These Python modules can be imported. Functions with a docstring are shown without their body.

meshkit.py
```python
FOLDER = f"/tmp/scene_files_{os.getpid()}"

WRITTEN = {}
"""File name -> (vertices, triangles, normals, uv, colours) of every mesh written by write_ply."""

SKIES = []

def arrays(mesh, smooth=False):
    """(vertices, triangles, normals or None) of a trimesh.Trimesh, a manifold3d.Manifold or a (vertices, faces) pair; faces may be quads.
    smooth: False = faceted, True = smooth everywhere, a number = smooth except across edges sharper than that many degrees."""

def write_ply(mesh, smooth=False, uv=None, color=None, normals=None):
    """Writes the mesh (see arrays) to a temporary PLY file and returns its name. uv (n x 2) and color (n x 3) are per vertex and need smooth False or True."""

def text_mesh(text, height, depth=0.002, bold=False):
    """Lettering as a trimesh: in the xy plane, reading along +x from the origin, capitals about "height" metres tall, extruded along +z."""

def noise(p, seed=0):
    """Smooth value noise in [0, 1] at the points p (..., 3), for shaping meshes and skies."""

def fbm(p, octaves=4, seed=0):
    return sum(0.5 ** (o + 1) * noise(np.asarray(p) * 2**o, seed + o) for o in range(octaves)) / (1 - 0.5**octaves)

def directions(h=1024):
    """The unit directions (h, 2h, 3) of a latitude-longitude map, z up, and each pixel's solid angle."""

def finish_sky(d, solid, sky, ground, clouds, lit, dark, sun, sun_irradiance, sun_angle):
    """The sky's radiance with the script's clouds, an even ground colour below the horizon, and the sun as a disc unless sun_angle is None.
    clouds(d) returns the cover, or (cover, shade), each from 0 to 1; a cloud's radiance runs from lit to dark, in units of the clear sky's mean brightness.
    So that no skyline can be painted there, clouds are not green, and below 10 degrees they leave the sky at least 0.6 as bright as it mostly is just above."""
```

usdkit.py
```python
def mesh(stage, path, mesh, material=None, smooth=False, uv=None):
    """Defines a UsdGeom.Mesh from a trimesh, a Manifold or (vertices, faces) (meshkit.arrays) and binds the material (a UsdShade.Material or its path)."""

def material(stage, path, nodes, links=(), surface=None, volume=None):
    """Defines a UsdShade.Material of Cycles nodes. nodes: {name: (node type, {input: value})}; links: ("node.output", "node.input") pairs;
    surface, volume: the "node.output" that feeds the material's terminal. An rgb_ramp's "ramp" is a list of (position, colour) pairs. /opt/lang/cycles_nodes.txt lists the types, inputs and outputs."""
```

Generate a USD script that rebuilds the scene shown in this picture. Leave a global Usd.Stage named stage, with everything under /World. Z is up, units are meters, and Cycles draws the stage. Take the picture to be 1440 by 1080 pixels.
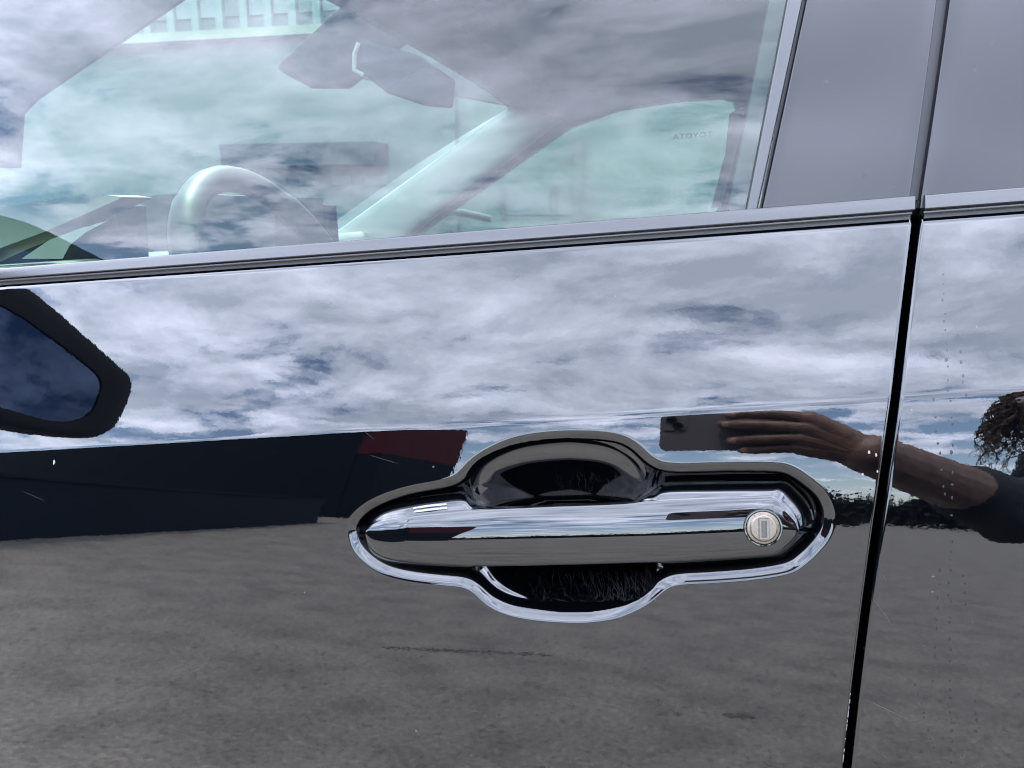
"""Close-up of a black car door with its handle, built in OpenUSD for Cycles."""
import math, random
import numpy as np
import trimesh
import manifold3d as m3
import shapely
import shapely.geometry as sg
from pxr import Usd, UsdGeom, UsdLux, UsdShade, Gf, Sdf, Vt
import usdkit, meshkit

random.seed(7)
RNG = np.random.default_rng(7)
stage = Usd.Stage.CreateInMemory()
UsdGeom.SetStageUpAxis(stage, UsdGeom.Tokens.z)
UsdGeom.SetStageMetersPerUnit(stage, 1.0)
WORLD = UsdGeom.Xform.Define(stage, "/World")
stage.SetDefaultPrim(WORLD.GetPrim())
UsdGeom.Scope.Define(stage, "/World/Looks")

# ------------------------------------------------------------------ camera
EYE = np.array([0.0, 0.0, 1.12])
YAW, PITCH = math.radians(12.7), math.radians(13.5)
FWD = np.array([-math.sin(YAW) * math.cos(PITCH), math.cos(YAW) * math.cos(PITCH), -math.sin(PITCH)])
RGT = np.array([math.cos(YAW), math.sin(YAW), 0.0])
UPV = np.cross(RGT, FWD)
EXPOSURE = 3.75
cam = UsdGeom.Camera.Define(stage, "/World/camera")
cam.CreateHorizontalApertureAttr(36.0)
cam.CreateVerticalApertureAttr(27.0)
cam.CreateFocalLengthAttr(26.0)
cam.CreateClippingRangeAttr(Gf.Vec2f(0.05, 5000.0))
cam.CreateExposureAttr(EXPOSURE)
cam.CreateFStopAttr(21.0)
cam.CreateFocusDistanceAttr(0.55)
M = np.eye(4)
M[0, :3], M[1, :3], M[2, :3], M[3, :3] = RGT, UPV, -FWD, EYE
cam.AddTransformOp().Set(Gf.Matrix4d(*M.ravel().tolist()))


def ray(px, py):
    """Direction from the eye through a point of the photograph (1440 x 1080)."""
    px, py = np.asarray(px, float), np.asarray(py, float)
    d = FWD * 1040 + (px[..., None] - 720) * RGT + (540 - py[..., None]) * UPV
    return d / np.linalg.norm(d, axis=-1, keepdims=True)


def at_y(px, py, y):
    d = ray(px, py)
    return EYE + d * ((y - EYE[1]) / d[..., 1:2])


# ------------------------------------------------------------------ the car's side as a surface y = F(x, z)
rad = math.radians
X0 = 0.0
D0 = 0.425                       # y of the crease line at x = 0
CREASE = (1.0059, 0.1204, -0.016)      # z of the crease: a + b x + c x x
BELT = (1.1045, 0.0818)
def ztab():
    """Lean of the side over the height above the crease (metres, degrees from upright), integrated to an offset."""
    v = np.linspace(-0.75, 0.40, 23001)
    lean = np.interp(v, [-0.75, -0.5, -0.3, -0.2, -0.12, -0.062, -0.02, -0.0035, 0.0015, 0.02, 0.06, 0.11, 0.4],
                     [-12, 2, 7.3, 9.2, 10.4, 10.9, 14.6, 16.0, 20.5, 21.6, 23.2, 25.0, 30.0])
    k = np.exp(-np.linspace(-3, 3, 61) ** 2 / 2); k /= k.sum()
    lean = np.convolve(np.pad(lean, 30, mode="edge"), k, mode="valid")
    s = np.tan(np.radians(lean))
    y = np.concatenate([[0], np.cumsum((s[1:] + s[:-1]) / 2 * np.diff(v))])
    return v, y - np.interp(0, v, y), lean
VT, YT, LEAN = ztab()
PLAN_K = 0.15                    # plan curvature (1/m)
PLAN_X = 0.10


def crease_z(x): x = np.asarray(x); return CREASE[0] + CREASE[1] * x + CREASE[2] * x * x
def belt_z(x): return BELT[0] + BELT[1] * np.asarray(x)


def F(x, z):
    x, z = np.asarray(x, float), np.asarray(z, float)
    v = z - crease_z(x)
    dx = x - PLAN_X
    return D0 + np.interp(v, VT, YT) + PLAN_K * dx * dx / 2 + PLAN_S * dx
PLAN_S = 0.051


def F_normal(x, z, e=2e-4):
    gx = (F(x + e, z) - F(x - e, z)) / (2 * e)
    gz = (F(x, z + e) - F(x, z - e)) / (2 * e)
    n = np.stack([gx, -np.ones_like(gx), gz], -1)
    return n / np.linalg.norm(n, axis=-1, keepdims=True)


def on_side(px, py, off=0.0, surf=None):
    """Where the ray through a photo point meets the side (moved out by off)."""
    f = surf or F
    d = ray(px, py)
    t = np.full(d.shape[:-1], 0.45)
    for _ in range(60):
        p = EYE + d * t[..., None]
        g = p[..., 1] - (f(p[..., 0], p[..., 2]) - off)
        t = t - g / np.maximum(d[..., 1], 0.2) * 0.8
    return EYE + d * t[..., None]

# ------------------------------------------------------------------ sky and sun
SUN_ELEV, SUN_AZ = rad(60), (-0.35, 0.94)
SUN_DIR = np.array([SUN_AZ[0] * math.cos(SUN_ELEV), SUN_AZ[1] * math.cos(SUN_ELEV), math.sin(SUN_ELEV)])
SUN_DIR /= np.linalg.norm(SUN_DIR)
CLOUD_WHITE, CLOUD_DARK = 14.8, 6.2


def mat(name, nodes, links=(), surface="p.BSDF", volume=None):
    return usdkit.material(stage, "/World/Looks/" + name, nodes, links, surface=surface, volume=volume)


def pmat(name, color, rough=0.5, metallic=0.0, **kw):
    return mat(name, {"p": ("principled_bsdf", dict(base_color=color, roughness=rough, metallic=metallic, **kw))})


SKY = mat("sky", {
    "tc": ("texture_coordinate", {}),
    "sep": ("separate_xyz", {}),
    "zmax": ("math", {"math_type": "maximum", "value2": 0.0}),
    "zadd": ("math", {"math_type": "add", "value2": 0.16}),
    "div": ("vector_math", {"math_type": "divide"}),
    "zz": ("combine_xyz", {}),
    "map": ("mapping", {"mapping_type": "point", "location": (18.32, 13.89, 0.0), "rotation": (0, 0, 0.0), "scale": (0.9, 1.25, 0.0)}),
    "n1": ("noise_texture", {"scale": 3.4, "detail": 12.0, "roughness": 0.60, "distortion": 0.3}),
    "n2": ("noise_texture", {"scale": 2.7, "detail": 12.0, "roughness": 0.60, "distortion": 0.35}),
    "map2": ("mapping", {"mapping_type": "point", "location": (-19.98, -11.61, 0.0), "scale": (0.9, 1.25, 0.0)}),
    "low": ("map_range", {"from_min": 0.16, "from_max": 0.50, "to_min": -0.105, "to_max": 0.06, "clamp": True}),
    "nlow": ("math", {"math_type": "add"}),
    "cover": ("rgb_ramp", {"ramp": [(0.0, (0, 0, 0)), (0.36, (0, 0, 0)), (0.46, (0.75, 0.75, 0.75)), (0.56, (1, 1, 1)), (1, (1, 1, 1))]}),
    "shade": ("rgb_ramp", {"ramp": [(0.0, (1, 1, 1)), (0.40, (0.95, 0.95, 0.95)), (0.55, (0.5, 0.5, 0.5)), (0.66, (0.12, 0.12, 0.12)), (1, (0.05, 0.05, 0.05))]}),
    "cw": ("color", {"value": (CLOUD_WHITE * 0.88, CLOUD_WHITE * 0.935, CLOUD_WHITE * 1.16)}),
    "cd": ("color", {"value": (CLOUD_DARK * 0.82, CLOUD_DARK * 0.94, CLOUD_DARK * 1.20)}),
    "cc": ("mix_color", {"blend_type": "mix", "use_clamp": False}),
    "skyt": ("sky_texture", {"sky_type": "single_scattering", "sun_disc": False, "sun_elevation": SUN_ELEV, "sun_rotation": math.atan2(SUN_DIR[0], SUN_DIR[1]), "aerosol_density": 0.6}),
    "mx": ("mix_color", {"blend_type": "mix", "use_clamp": False}),
    "skyb": ("mix_color", {"blend_type": "multiply", "fac": 1.0, "b": (1.12, 1.12, 1.18), "use_clamp": False}),
    "bg": ("background_shader", {"strength": 0.1}),
}, [("tc.generated", "sep.vector"), ("sep.z", "zmax.value1"), ("zmax.value", "zadd.value1"),
    ("zadd.value", "zz.x"), ("zadd.value", "zz.y"), ("zadd.value", "zz.z"),
    ("tc.generated", "div.vector1"), ("zz.vector", "div.vector2"),
    ("div.vector", "map.vector"), ("map.vector", "n1.vector"), ("div.vector", "map2.vector"), ("map2.vector", "n2.vector"),
    ("n1.fac", "nlow.value1"), ("sep.z", "low.value"), ("low.result", "nlow.value2"), ("nlow.value", "cover.fac"), ("n2.fac", "shade.fac"),
    ("shade.color", "cc.fac"), ("cd.color", "cc.b"), ("cw.color", "cc.a"),
    ("cover.color", "mx.fac"), ("skyt.color", "skyb.a"), ("skyb.result", "mx.a"), ("cc.result", "mx.b"), ("mx.result", "bg.color")], surface="bg.background")
dome = UsdLux.DomeLight.Define(stage, "/World/sky")
UsdShade.MaterialBindingAPI.Apply(dome.GetPrim()).Bind(SKY)
dome.GetPrim().SetCustomDataByKey("kind", "structure")
sun = UsdLux.DistantLight.Define(stage, "/World/sun")
sun.CreateNormalizeAttr(True)
sun.CreateIntensityAttr(0.4)
sun.CreateAngleAttr(12.0)
sun.CreateColorAttr(Gf.Vec3f(1.0, 0.95, 0.88))


def look_matrix(direction):
    """A matrix whose z axis is the direction."""
    zz = direction / np.linalg.norm(direction)
    xx = np.cross([0, 0, 1.0], zz); xx /= np.linalg.norm(xx)
    yy = np.cross(zz, xx)
    m = np.eye(4); m[0, :3], m[1, :3], m[2, :3] = xx, yy, zz
    return Gf.Matrix4d(*m.ravel().tolist())


sun.AddTransformOp().Set(look_matrix(SUN_DIR))

# ------------------------------------------------------------------ helpers
USED = {}


def numbered(path):
    n = USED.get(path, -1) + 1
    USED[path] = n
    return path if n == 0 else "%s_%03d" % (path, n)


def tag(o, label=None, cat=None, group=None, kind=None):
    o = o.GetPrim() if hasattr(o, "GetPrim") else o
    for k, v in (("label", label), ("category", cat), ("group", group), ("kind", kind)):
        if v:
            o.SetCustomDataByKey(k, v)
    return o


def thing(name, label=None, cat=None, loc=(0, 0, 0), group=None, kind=None):
    x = UsdGeom.Xform.Define(stage, numbered("/World/" + name))
    x.AddTranslateOp().Set(Gf.Vec3d(*map(float, loc)))
    tag(x, label, cat, group, kind)
    return x


def origin(parent):
    o = np.zeros(3)
    if parent is None:
        return o
    p = parent.GetPrim()
    while p.GetPath() != Sdf.Path("/World"):
        a = p.GetAttribute("xformOp:translate")
        if a and a.HasAuthoredValue():
            o = o + np.array(a.Get())
        p = p.GetParent()
    return o


def obj(name, mesh, m, parent=None, smooth=False, label=None, normals=None, kind=None):
    """One Mesh prim under parent (or /World); the mesh is given in world coordinates."""
    base = str(parent.GetPrim().GetPath()) if parent is not None else "/World"
    path = numbered(base + "/" + name)
    o = origin(parent)
    v, f, _ = meshkit.arrays(mesh)
    v = v - o
    u = usdkit.mesh(stage, path, (v, f), m, smooth=False if normals is not None else smooth)
    if normals is not None:
        u.CreateNormalsAttr(Vt.Vec3fArray.FromNumpy(np.asarray(normals, np.float32)))
        u.SetNormalsInterpolation("vertex")
    tag(u, label, kind=kind)
    return u


def grid_faces(nr, nc, closed=False):
    i, j = np.meshgrid(np.arange(nr - 1), np.arange(nc if closed else nc - 1), indexing="ij")
    j2 = (j + 1) % nc
    a, b, c, d = i * nc + j, i * nc + j2, (i + 1) * nc + j2, (i + 1) * nc + j
    return np.concatenate([np.stack([a, b, c], -1).reshape(-1, 3), np.stack([a, c, d], -1).reshape(-1, 3)])


def box(size, center, rot=0.0, bevel=0.0):
    if bevel:
        s = np.array(size) / 2 - bevel
        k = m3.Manifold.sphere(bevel, 12)
        h = m3.Manifold.batch_hull([k.translate([sx * s[0], sy * s[1], sz * s[2]]) for sx in (-1, 1) for sy in (-1, 1) for sz in (-1, 1)])
        me = h.to_mesh()
        m = trimesh.Trimesh(me.vert_properties[:, :3], me.tri_verts, process=False)
    else:
        m = trimesh.creation.box(size)
    if rot:
        m.apply_transform(trimesh.transformations.rotation_matrix(rot, [0, 0, 1]))
    m.apply_translation(center)
    return m


def tube(points, radius, sides=10, cap=True):
    """A smooth tube through points; radius may vary."""
    p = np.asarray(points, float)
    r = np.broadcast_to(np.asarray(radius, float), len(p))
    t = np.gradient(p, axis=0)
    t /= np.linalg.norm(t, axis=1, keepdims=True) + 1e-12
    ref = np.array([0, 0, 1.0]) if abs(t[0, 2]) < 0.9 else np.array([1.0, 0, 0])
    rows = []
    a = np.cross(t[0], ref); a /= np.linalg.norm(a)
    for k in range(len(p)):
        a = a - t[k] * (a @ t[k]); a /= np.linalg.norm(a)
        b = np.cross(t[k], a)
        th = np.linspace(0, 2 * np.pi, sides, endpoint=False)
        rows.append(p[k] + r[k] * (np.cos(th)[:, None] * a + np.sin(th)[:, None] * b))
    v = np.concatenate(rows)
    f = grid_faces(len(p), sides, closed=True)
    if cap:
        n = len(v)
        v = np.vstack([v, p[:1], p[-1:]])
        k = np.arange(sides); k2 = (k + 1) % sides
        f = np.vstack([f, np.stack([np.full(sides, n), k2, k], -1), np.stack([np.full(sides, n + 1), (len(p) - 1) * sides + k, (len(p) - 1) * sides + k2], -1)])
    return trimesh.Trimesh(v, f, process=False)


def loft(sections, closed=True, cap=True):
    """Sections: (n, k, 3) rings joined in order."""
    s = np.asarray(sections, float)
    n, k = s.shape[:2]
    v = s.reshape(-1, 3)
    f = grid_faces(n, k, closed=closed)
    if cap and closed:
        a = len(v)
        v = np.vstack([v, s[0].mean(0)[None], s[-1].mean(0)[None]])
        i = np.arange(k); j = (i + 1) % k
        f = np.vstack([f, np.stack([np.full(k, a), j, i], -1), np.stack([np.full(k, a + 1), (n - 1) * k + i, (n - 1) * k + j], -1)])
    return trimesh.Trimesh(v, f, process=False)


def plate(outline, thickness, to3d, normal_offset=None):
    """A flat or bent plate: outline (2D), extruded; to3d maps (u, v, w) with w through the thickness."""
    m = trimesh.creation.extrude_polygon(sg.Polygon(outline), thickness, engine="earcut")
    m.vertices = to3d(m.vertices)
    return m


def hulls(chains, tip=10):
    """Hull of consecutive spheres along each chain of (point, radius); all joined into one solid."""
    parts = []
    for ch in chains:
        for (p, r), (q, s) in zip(ch[:-1], ch[1:]):
            a = m3.Manifold.sphere(r, 20).translate(list(map(float, p)))
            b = m3.Manifold.sphere(s, 20).translate(list(map(float, q)))
            parts.append(m3.Manifold.batch_hull([a, b]))
    return m3.Manifold.batch_boolean(parts, m3.OpType.Add)


def soften(man, edge, it=10):
    me = man.refine_to_length(edge).to_mesh()
    t = trimesh.Trimesh(me.vert_properties[:, :3], me.tri_verts, process=True)
    trimesh.smoothing.filter_taubin(t, lamb=0.5, nu=0.53, iterations=it)
    return t


def interp(x, xs, ys):
    return np.interp(x, xs, ys)


def sstep(a, b, x):
    t = np.clip((np.asarray(x, float) - a) / (b - a), 0, 1)
    return t * t * (3 - 2 * t)

# ------------------------------------------------------------------ materials
def paint_material(name, base, orange=0.00002, dust=True, rough=0.0):
    """Black gloss paint: near-black base under clear coat, a breath of orange peel, sparse dust specks."""
    nodes = {
        "g": ("geometry", {}),
        "peel": ("noise_texture", {"scale": 420.0, "detail": 2.0, "roughness": 0.5}),
        "wav": ("noise_texture", {"scale": 60.0, "detail": 2.0, "roughness": 0.5}),
        "b1": ("bump", {"strength": 1.0, "distance": orange, "use_object_space": False}),
        "b2": ("bump", {"strength": 1.0, "distance": orange * 3.6}),
        "vor": ("voronoi_texture", {"feature": "f1", "scale": 190.0, "randomness": 1.0}),
        "sep": ("separate_color", {"color_type": "rgb"}),
        "pick": ("math", {"math_type": "greater_than", "value2": 0.962}),
        "size": ("math", {"math_type": "multiply", "value2": 0.13}),
        "near": ("math", {"math_type": "less_than"}),
        "spot": ("math", {"math_type": "multiply"}),
        "col": ("mix_color", {"a": base, "b": (0.012, 0.012, 0.012), "use_clamp": False}),
        "p": ("principled_bsdf", {"roughness": rough, "ior": 1.52, "specular_ior_level": 0.5}),
    }
    links = [("g.position", "peel.vector"), ("g.position", "wav.vector"), ("wav.fac", "b2.height"), ("peel.fac", "b1.height"), ("b2.normal", "b1.normal"), ("b1.normal", "p.normal")]
    if dust:
        links += [("g.position", "vor.vector"), ("vor.color", "sep.color"), ("sep.r", "pick.value1"), ("sep.g", "size.value1"), ("vor.distance", "near.value1"), ("size.value", "near.value2"),
                  ("near.value", "spot.value1"), ("pick.value", "spot.value2"), ("spot.value", "col.fac"), ("col.result", "p.base_color")]
    else:
        nodes["p"][1]["base_color"] = base
        for k in ("vor", "sep", "pick", "size", "near", "spot", "col"):
            nodes.pop(k)
    return mat(name, nodes, links)


PAINT = paint_material("black_paint", (0.00010, 0.00014, 0.00022), orange=0.000005)
HANDLE_PAINT = paint_material("black_handle_paint", (0.00010, 0.00014, 0.00022), orange=0.000001, dust=False)
SATIN = mat("satin_black_trim", {
    "g": ("geometry", {}),
    "n": ("noise_texture", {"scale": 900.0, "detail": 2.0}),
    "b": ("bump", {"strength": 1.0, "distance": 0.00002}),
    "p": ("principled_bsdf", {"base_color": (0.0015, 0.0015, 0.0018), "roughness": 0.26, "ior": 1.52, "specular_ior_level": 0.40}),
}, [("g.position", "n.vector"), ("n.fac", "b.height"), ("b.normal", "p.normal")])
PILLAR = mat("pillar_film", {
    "g": ("geometry", {}),
    "vor": ("voronoi_texture", {"feature": "f1", "scale": 130.0}),
    "sep": ("separate_color", {"color_type": "rgb"}),
    "pick": ("math", {"math_type": "greater_than", "value2": 0.94}),
    "size": ("math", {"math_type": "multiply", "value2": 0.22}),
    "near": ("math", {"math_type": "less_than"}),
    "spot": ("math", {"math_type": "multiply"}),
    "col": ("mix_float", {"a": 0.18, "b": 0.5}),
    "n": ("noise_texture", {"scale": 9.0, "detail": 3.0}),
    "b": ("bump", {"strength": 1.0, "distance": 0.00003}),
    "p": ("principled_bsdf", {"base_color": (0.0016, 0.0016, 0.002), "ior": 1.5, "specular_ior_level": 0.27}),
}, [("g.position", "vor.vector"), ("vor.color", "sep.color"), ("sep.r", "pick.value1"), ("sep.g", "size.value1"), ("vor.distance", "near.value1"), ("size.value", "near.value2"),
    ("near.value", "spot.value1"), ("pick.value", "spot.value2"), ("spot.value", "col.fac"), ("col.result", "p.roughness"), ("g.position", "n.vector"), ("n.fac", "b.height"), ("b.normal", "p.normal")])
RUBBER = pmat("black_rubber", (0.006, 0.006, 0.0065), 0.45)
SEAL = pmat("grey_weatherstrip", (0.006, 0.006, 0.0066), 0.5, specular_ior_level=0.25)
DARKBODY = pmat("black_inner_body", (0.0006, 0.0007, 0.001), 0.5)
BLACKHOLE = pmat("shadow_black_plastic", (0.002, 0.002, 0.002), 0.6)
STEEL = mat("lock_steel", {
    "g": ("geometry", {}),
    "n": ("noise_texture", {"scale": 900.0, "detail": 4.0}),
    "r": ("map_range", {"from_min": 0.3, "from_max": 0.7, "to_min": 0.22, "to_max": 0.42}),
    "b": ("bump", {"strength": 1.0, "distance": 0.00006}),
    "p": ("principled_bsdf", {"base_color": (0.105, 0.088, 0.070), "metallic": 1.0}),
}, [("g.position", "n.vector"), ("n.fac", "r.value"), ("r.result", "p.roughness"), ("n.fac", "b.height"), ("b.normal", "p.normal")])
BRIGHT = pmat("bright_mark", (0.12, 0.12, 0.125), 0.35)
SCRATCH = pmat("scratch", (0.011, 0.012, 0.014), 0.5)
CHIP = pmat("paint_chip", (0.055, 0.053, 0.05), 0.6)
DRIP = pmat("dried_drops", (0.0006, 0.0006, 0.0006), 0.3, specular_ior_level=0.32)
DUSTEDGE = pmat("dirt_line", (0.004, 0.004, 0.004), 0.6)


def glass_pane(name, tint, ior=1.6, rough=0.0):
    return mat(name, {
        "f": ("fresnel", {"IOR": ior}),
        "t": ("transparent_bsdf", {"color": tint}),
        "g": ("glossy_bsdf", {"color": (1, 1, 1), "roughness": rough, "distribution": "ggx"}),
        "m": ("mix_closure", {}),
    }, [("f.fac", "m.fac"), ("t.BSDF", "m.closure1"), ("g.BSDF", "m.closure2")], surface="m.closure")


GLASS = glass_pane("green_window_glass", (0.48, 0.60, 0.53), 1.395)
GLASS2 = glass_pane("green_window_glass_far", (0.45, 0.54, 0.505), 1.22)
MIRROR = pmat("dimmed_mirror", (0.045, 0.062, 0.10), 0.0, 1.0)
HOUSING = mat("mirror_housing_plastic", {
    "g": ("geometry", {}), "n": ("noise_texture", {"scale": 700.0, "detail": 2.0}),
    "b": ("bump", {"strength": 1.0, "distance": 0.0004}),
    "p": ("principled_bsdf", {"base_color": (0.0016, 0.0017, 0.0022), "roughness": 0.6, "specular_ior_level": 0.2}),
}, [("g.position", "n.vector"), ("n.fac", "b.height"), ("b.normal", "p.normal")])
TRIM_PALE = pmat("pale_pillar_trim", (0.17, 0.17, 0.158), 0.7)
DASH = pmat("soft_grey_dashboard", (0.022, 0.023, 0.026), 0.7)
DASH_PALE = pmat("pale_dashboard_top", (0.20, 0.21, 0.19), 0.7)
LEATHER = pmat("steering_wheel_leather", (0.030, 0.032, 0.031), 0.5, specular_ior_level=0.3)
CABIN = pmat("dark_cabin_trim", (0.012, 0.013, 0.016), 0.8, specular_ior_level=0.2)
HEADLINER = pmat("grey_headliner", (0.045, 0.048, 0.05), 0.9)
BLUEPL = pmat("blue_black_plastic", (0.010, 0.014, 0.026), 0.8, specular_ior_level=0.2)

ASPHALT = mat("asphalt", {
    "g": ("geometry", {}),
    "n1": ("noise_texture", {"scale": 32.0, "detail": 7.0, "roughness": 0.78}),
    "n2": ("noise_texture", {"scale": 2.6, "detail": 5.0, "roughness": 0.6}),
    "n3": ("noise_texture", {"scale": 150.0, "detail": 3.0}),
    "v": ("voronoi_texture", {"feature": "f1", "scale": 9.0}),
    "r1": ("rgb_ramp", {"ramp": [(0.0, (0.030, 0.027, 0.024)), (0.36, (0.060, 0.055, 0.049)), (0.44, (0.125, 0.115, 0.102)), (0.55, (0.160, 0.147, 0.129)), (0.66, (0.25, 0.23, 0.202)), (1, (0.25, 0.232, 0.205))]}),
    "r2": ("rgb_ramp", {"ramp": [(0.0, (0.5, 0.5, 0.52)), (0.36, (0.76, 0.76, 0.77)), (0.5, (0.98, 0.98, 0.98)), (0.64, (1.16, 1.15, 1.13)), (1, (1.25, 1.24, 1.2))]}),
    "r3": ("rgb_ramp", {"ramp": [(0.0, (0.35, 0.35, 0.36)), (0.10, (0.5, 0.5, 0.5)), (0.22, (1, 1, 1)), (1, (1, 1, 1))]}),
    "m": ("mix_color", {"blend_type": "multiply", "fac": 1.0}),
    "m2": ("mix_color", {"blend_type": "multiply", "fac": 0.7}),
    "b": ("bump", {"strength": 0.8, "distance": 0.006}),
    "p": ("principled_bsdf", {"roughness": 0.9}),
}, [("g.position", "n1.vector"), ("g.position", "n2.vector"), ("g.position", "n3.vector"), ("g.position", "v.vector"), ("n1.fac", "r1.fac"), ("n2.fac", "r2.fac"), ("v.distance", "r3.fac"),
    ("r1.color", "m.a"), ("r2.color", "m.b"), ("m.result", "m2.a"), ("r3.color", "m2.b"), ("m2.result", "p.base_color"), ("n3.fac", "b.height"), ("b.normal", "p.normal")])

# ------------------------------------------------------------------ the ground and what stands around
v = np.array([[-400, -400, 0], [400, -400, 0], [400, 400, 0], [-400, 400, 0]], float)
tag(obj("asphalt_ground", (v, np.array([[0, 1, 2], [0, 2, 3]])), ASPHALT), kind="structure")

CLAD = mat("dark_cladding", {
    "g": ("geometry", {}), "n": ("noise_texture", {"scale": 0.6, "detail": 4.0}),
    "r": ("rgb_ramp", {"ramp": [(0.0, (0.0025, 0.0045, 0.007)), (1.0, (0.005, 0.008, 0.012))]}),
    "p": ("principled_bsdf", {"roughness": 0.7, "specular_ior_level": 0.05}),
}, [("g.position", "n.vector"), ("n.fac", "r.fac"), ("r.color", "p.base_color")])
REDCLAD = pmat("dark_red_cladding", (0.045, 0.004, 0.007), 0.7, specular_ior_level=0.1)
WALLPALE = pmat("pale_green_render", (0.07, 0.083, 0.075), 0.9)
WALLTEAL = pmat("dark_teal_wall", (0.055, 0.075, 0.066), 0.8)
WALLGREY = pmat("pale_grey_wall", (0.10, 0.125, 0.11), 0.9)
LEDGE = pmat("yellow_green_ledge", (0.12, 0.13, 0.09), 0.8)
PANE = pmat("pale_blind", (0.10, 0.112, 0.11), 0.6)
CANOPY = pmat("dark_canopy", (0.004, 0.006, 0.007), 0.7)


def wall_between(a, b, z0, z1, t, m, name, parent):
    a, b = np.array(a, float), np.array(b, float)
    d = b - a; L = np.linalg.norm(d)
    return obj(name, box((L, t, z1 - z0), ((a[0] + b[0]) / 2, (a[1] + b[1]) / 2, (z0 + z1) / 2), rot=math.atan2(d[1], d[0])), m, parent)


# long dark hall behind the photographer, mirrored along the lower door
HA, HBp = np.array([-10.1, -21.0]), np.array([-70.0, -32.4])
hdir = (HBp - HA) / np.linalg.norm(HBp - HA); hn = np.array([hdir[1], -hdir[0]])
if hn[1] > 0: hn = -hn
HALL = thing("warehouse", "long dark navy warehouse with a red end bay mirrored below the door crease", "building", (HA[0], HA[1], 0))
wall_between(HA + hdir * 1.2 + hn * 3, HBp + hn * 3, 0, 7.8, 6.0, CLAD, "wall", HALL)
wall_between(HA + hn * 3, HA + hdir * 1.2 + hn * 3, 0, 4.7, 5.9, CLAD, "end_bay", HALL)
wall_between(HA + hn * 3 , HA + hdir * 1.18 + hn * 3, 4.705, 7.9, 6.02, REDCLAD, "red_bay", HALL)
wall_between(HA + hdir * 1.2 + hn * 2.95, HBp + hn * 2.95, 7.805, 8.0, 6.3, CLAD, "roof", HALL)


def leaf_mass(points, size, seed=3):
    """Small four-cornered leaf clumps, one at each point."""
    r = np.random.default_rng(seed)
    n = len(points)
    a = r.normal(size=(n, 3)); a /= np.linalg.norm(a, axis=1, keepdims=True)
    b = np.cross(a, r.normal(size=(n, 3))); b /= np.linalg.norm(b, axis=1, keepdims=True)
    s = size * r.uniform(0.6, 1.3, n)[:, None]
    v = np.stack([points - a * s, points + b * s * 0.6, points + a * s, points - b * s * 0.6], 1).reshape(-1, 3)
    i = np.arange(n)[:, None] * 4
    return v, np.concatenate([i + [0, 1, 2], i + [0, 2, 3]])


LEAF = mat("dark_leaves", {
    "g": ("geometry", {}), "r": ("rgb_ramp", {"ramp": [(0, (0.003, 0.006, 0.005)), (1, (0.009, 0.014, 0.009))]}),
    "p": ("principled_bsdf", {"roughness": 0.6, "specular_ior_level": 0.2}),
}, [("g.random_per_island", "r.fac"), ("r.color", "p.base_color")])
h0, h1 = np.array([-5.5, -0.1]), np.array([-8.2, -14.0])
LOW = thing("low_wall", "low dark wall beside the car park near the front of the car", "wall", (h0[0], h0[1], 0))
wall_between(h0, h1, 0.0, 1.15, 0.30, CLAD, "wall", LOW)
wall_between(h0, h1, 1.152, 1.21, 0.36, CLAD, "coping", LOW)
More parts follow.
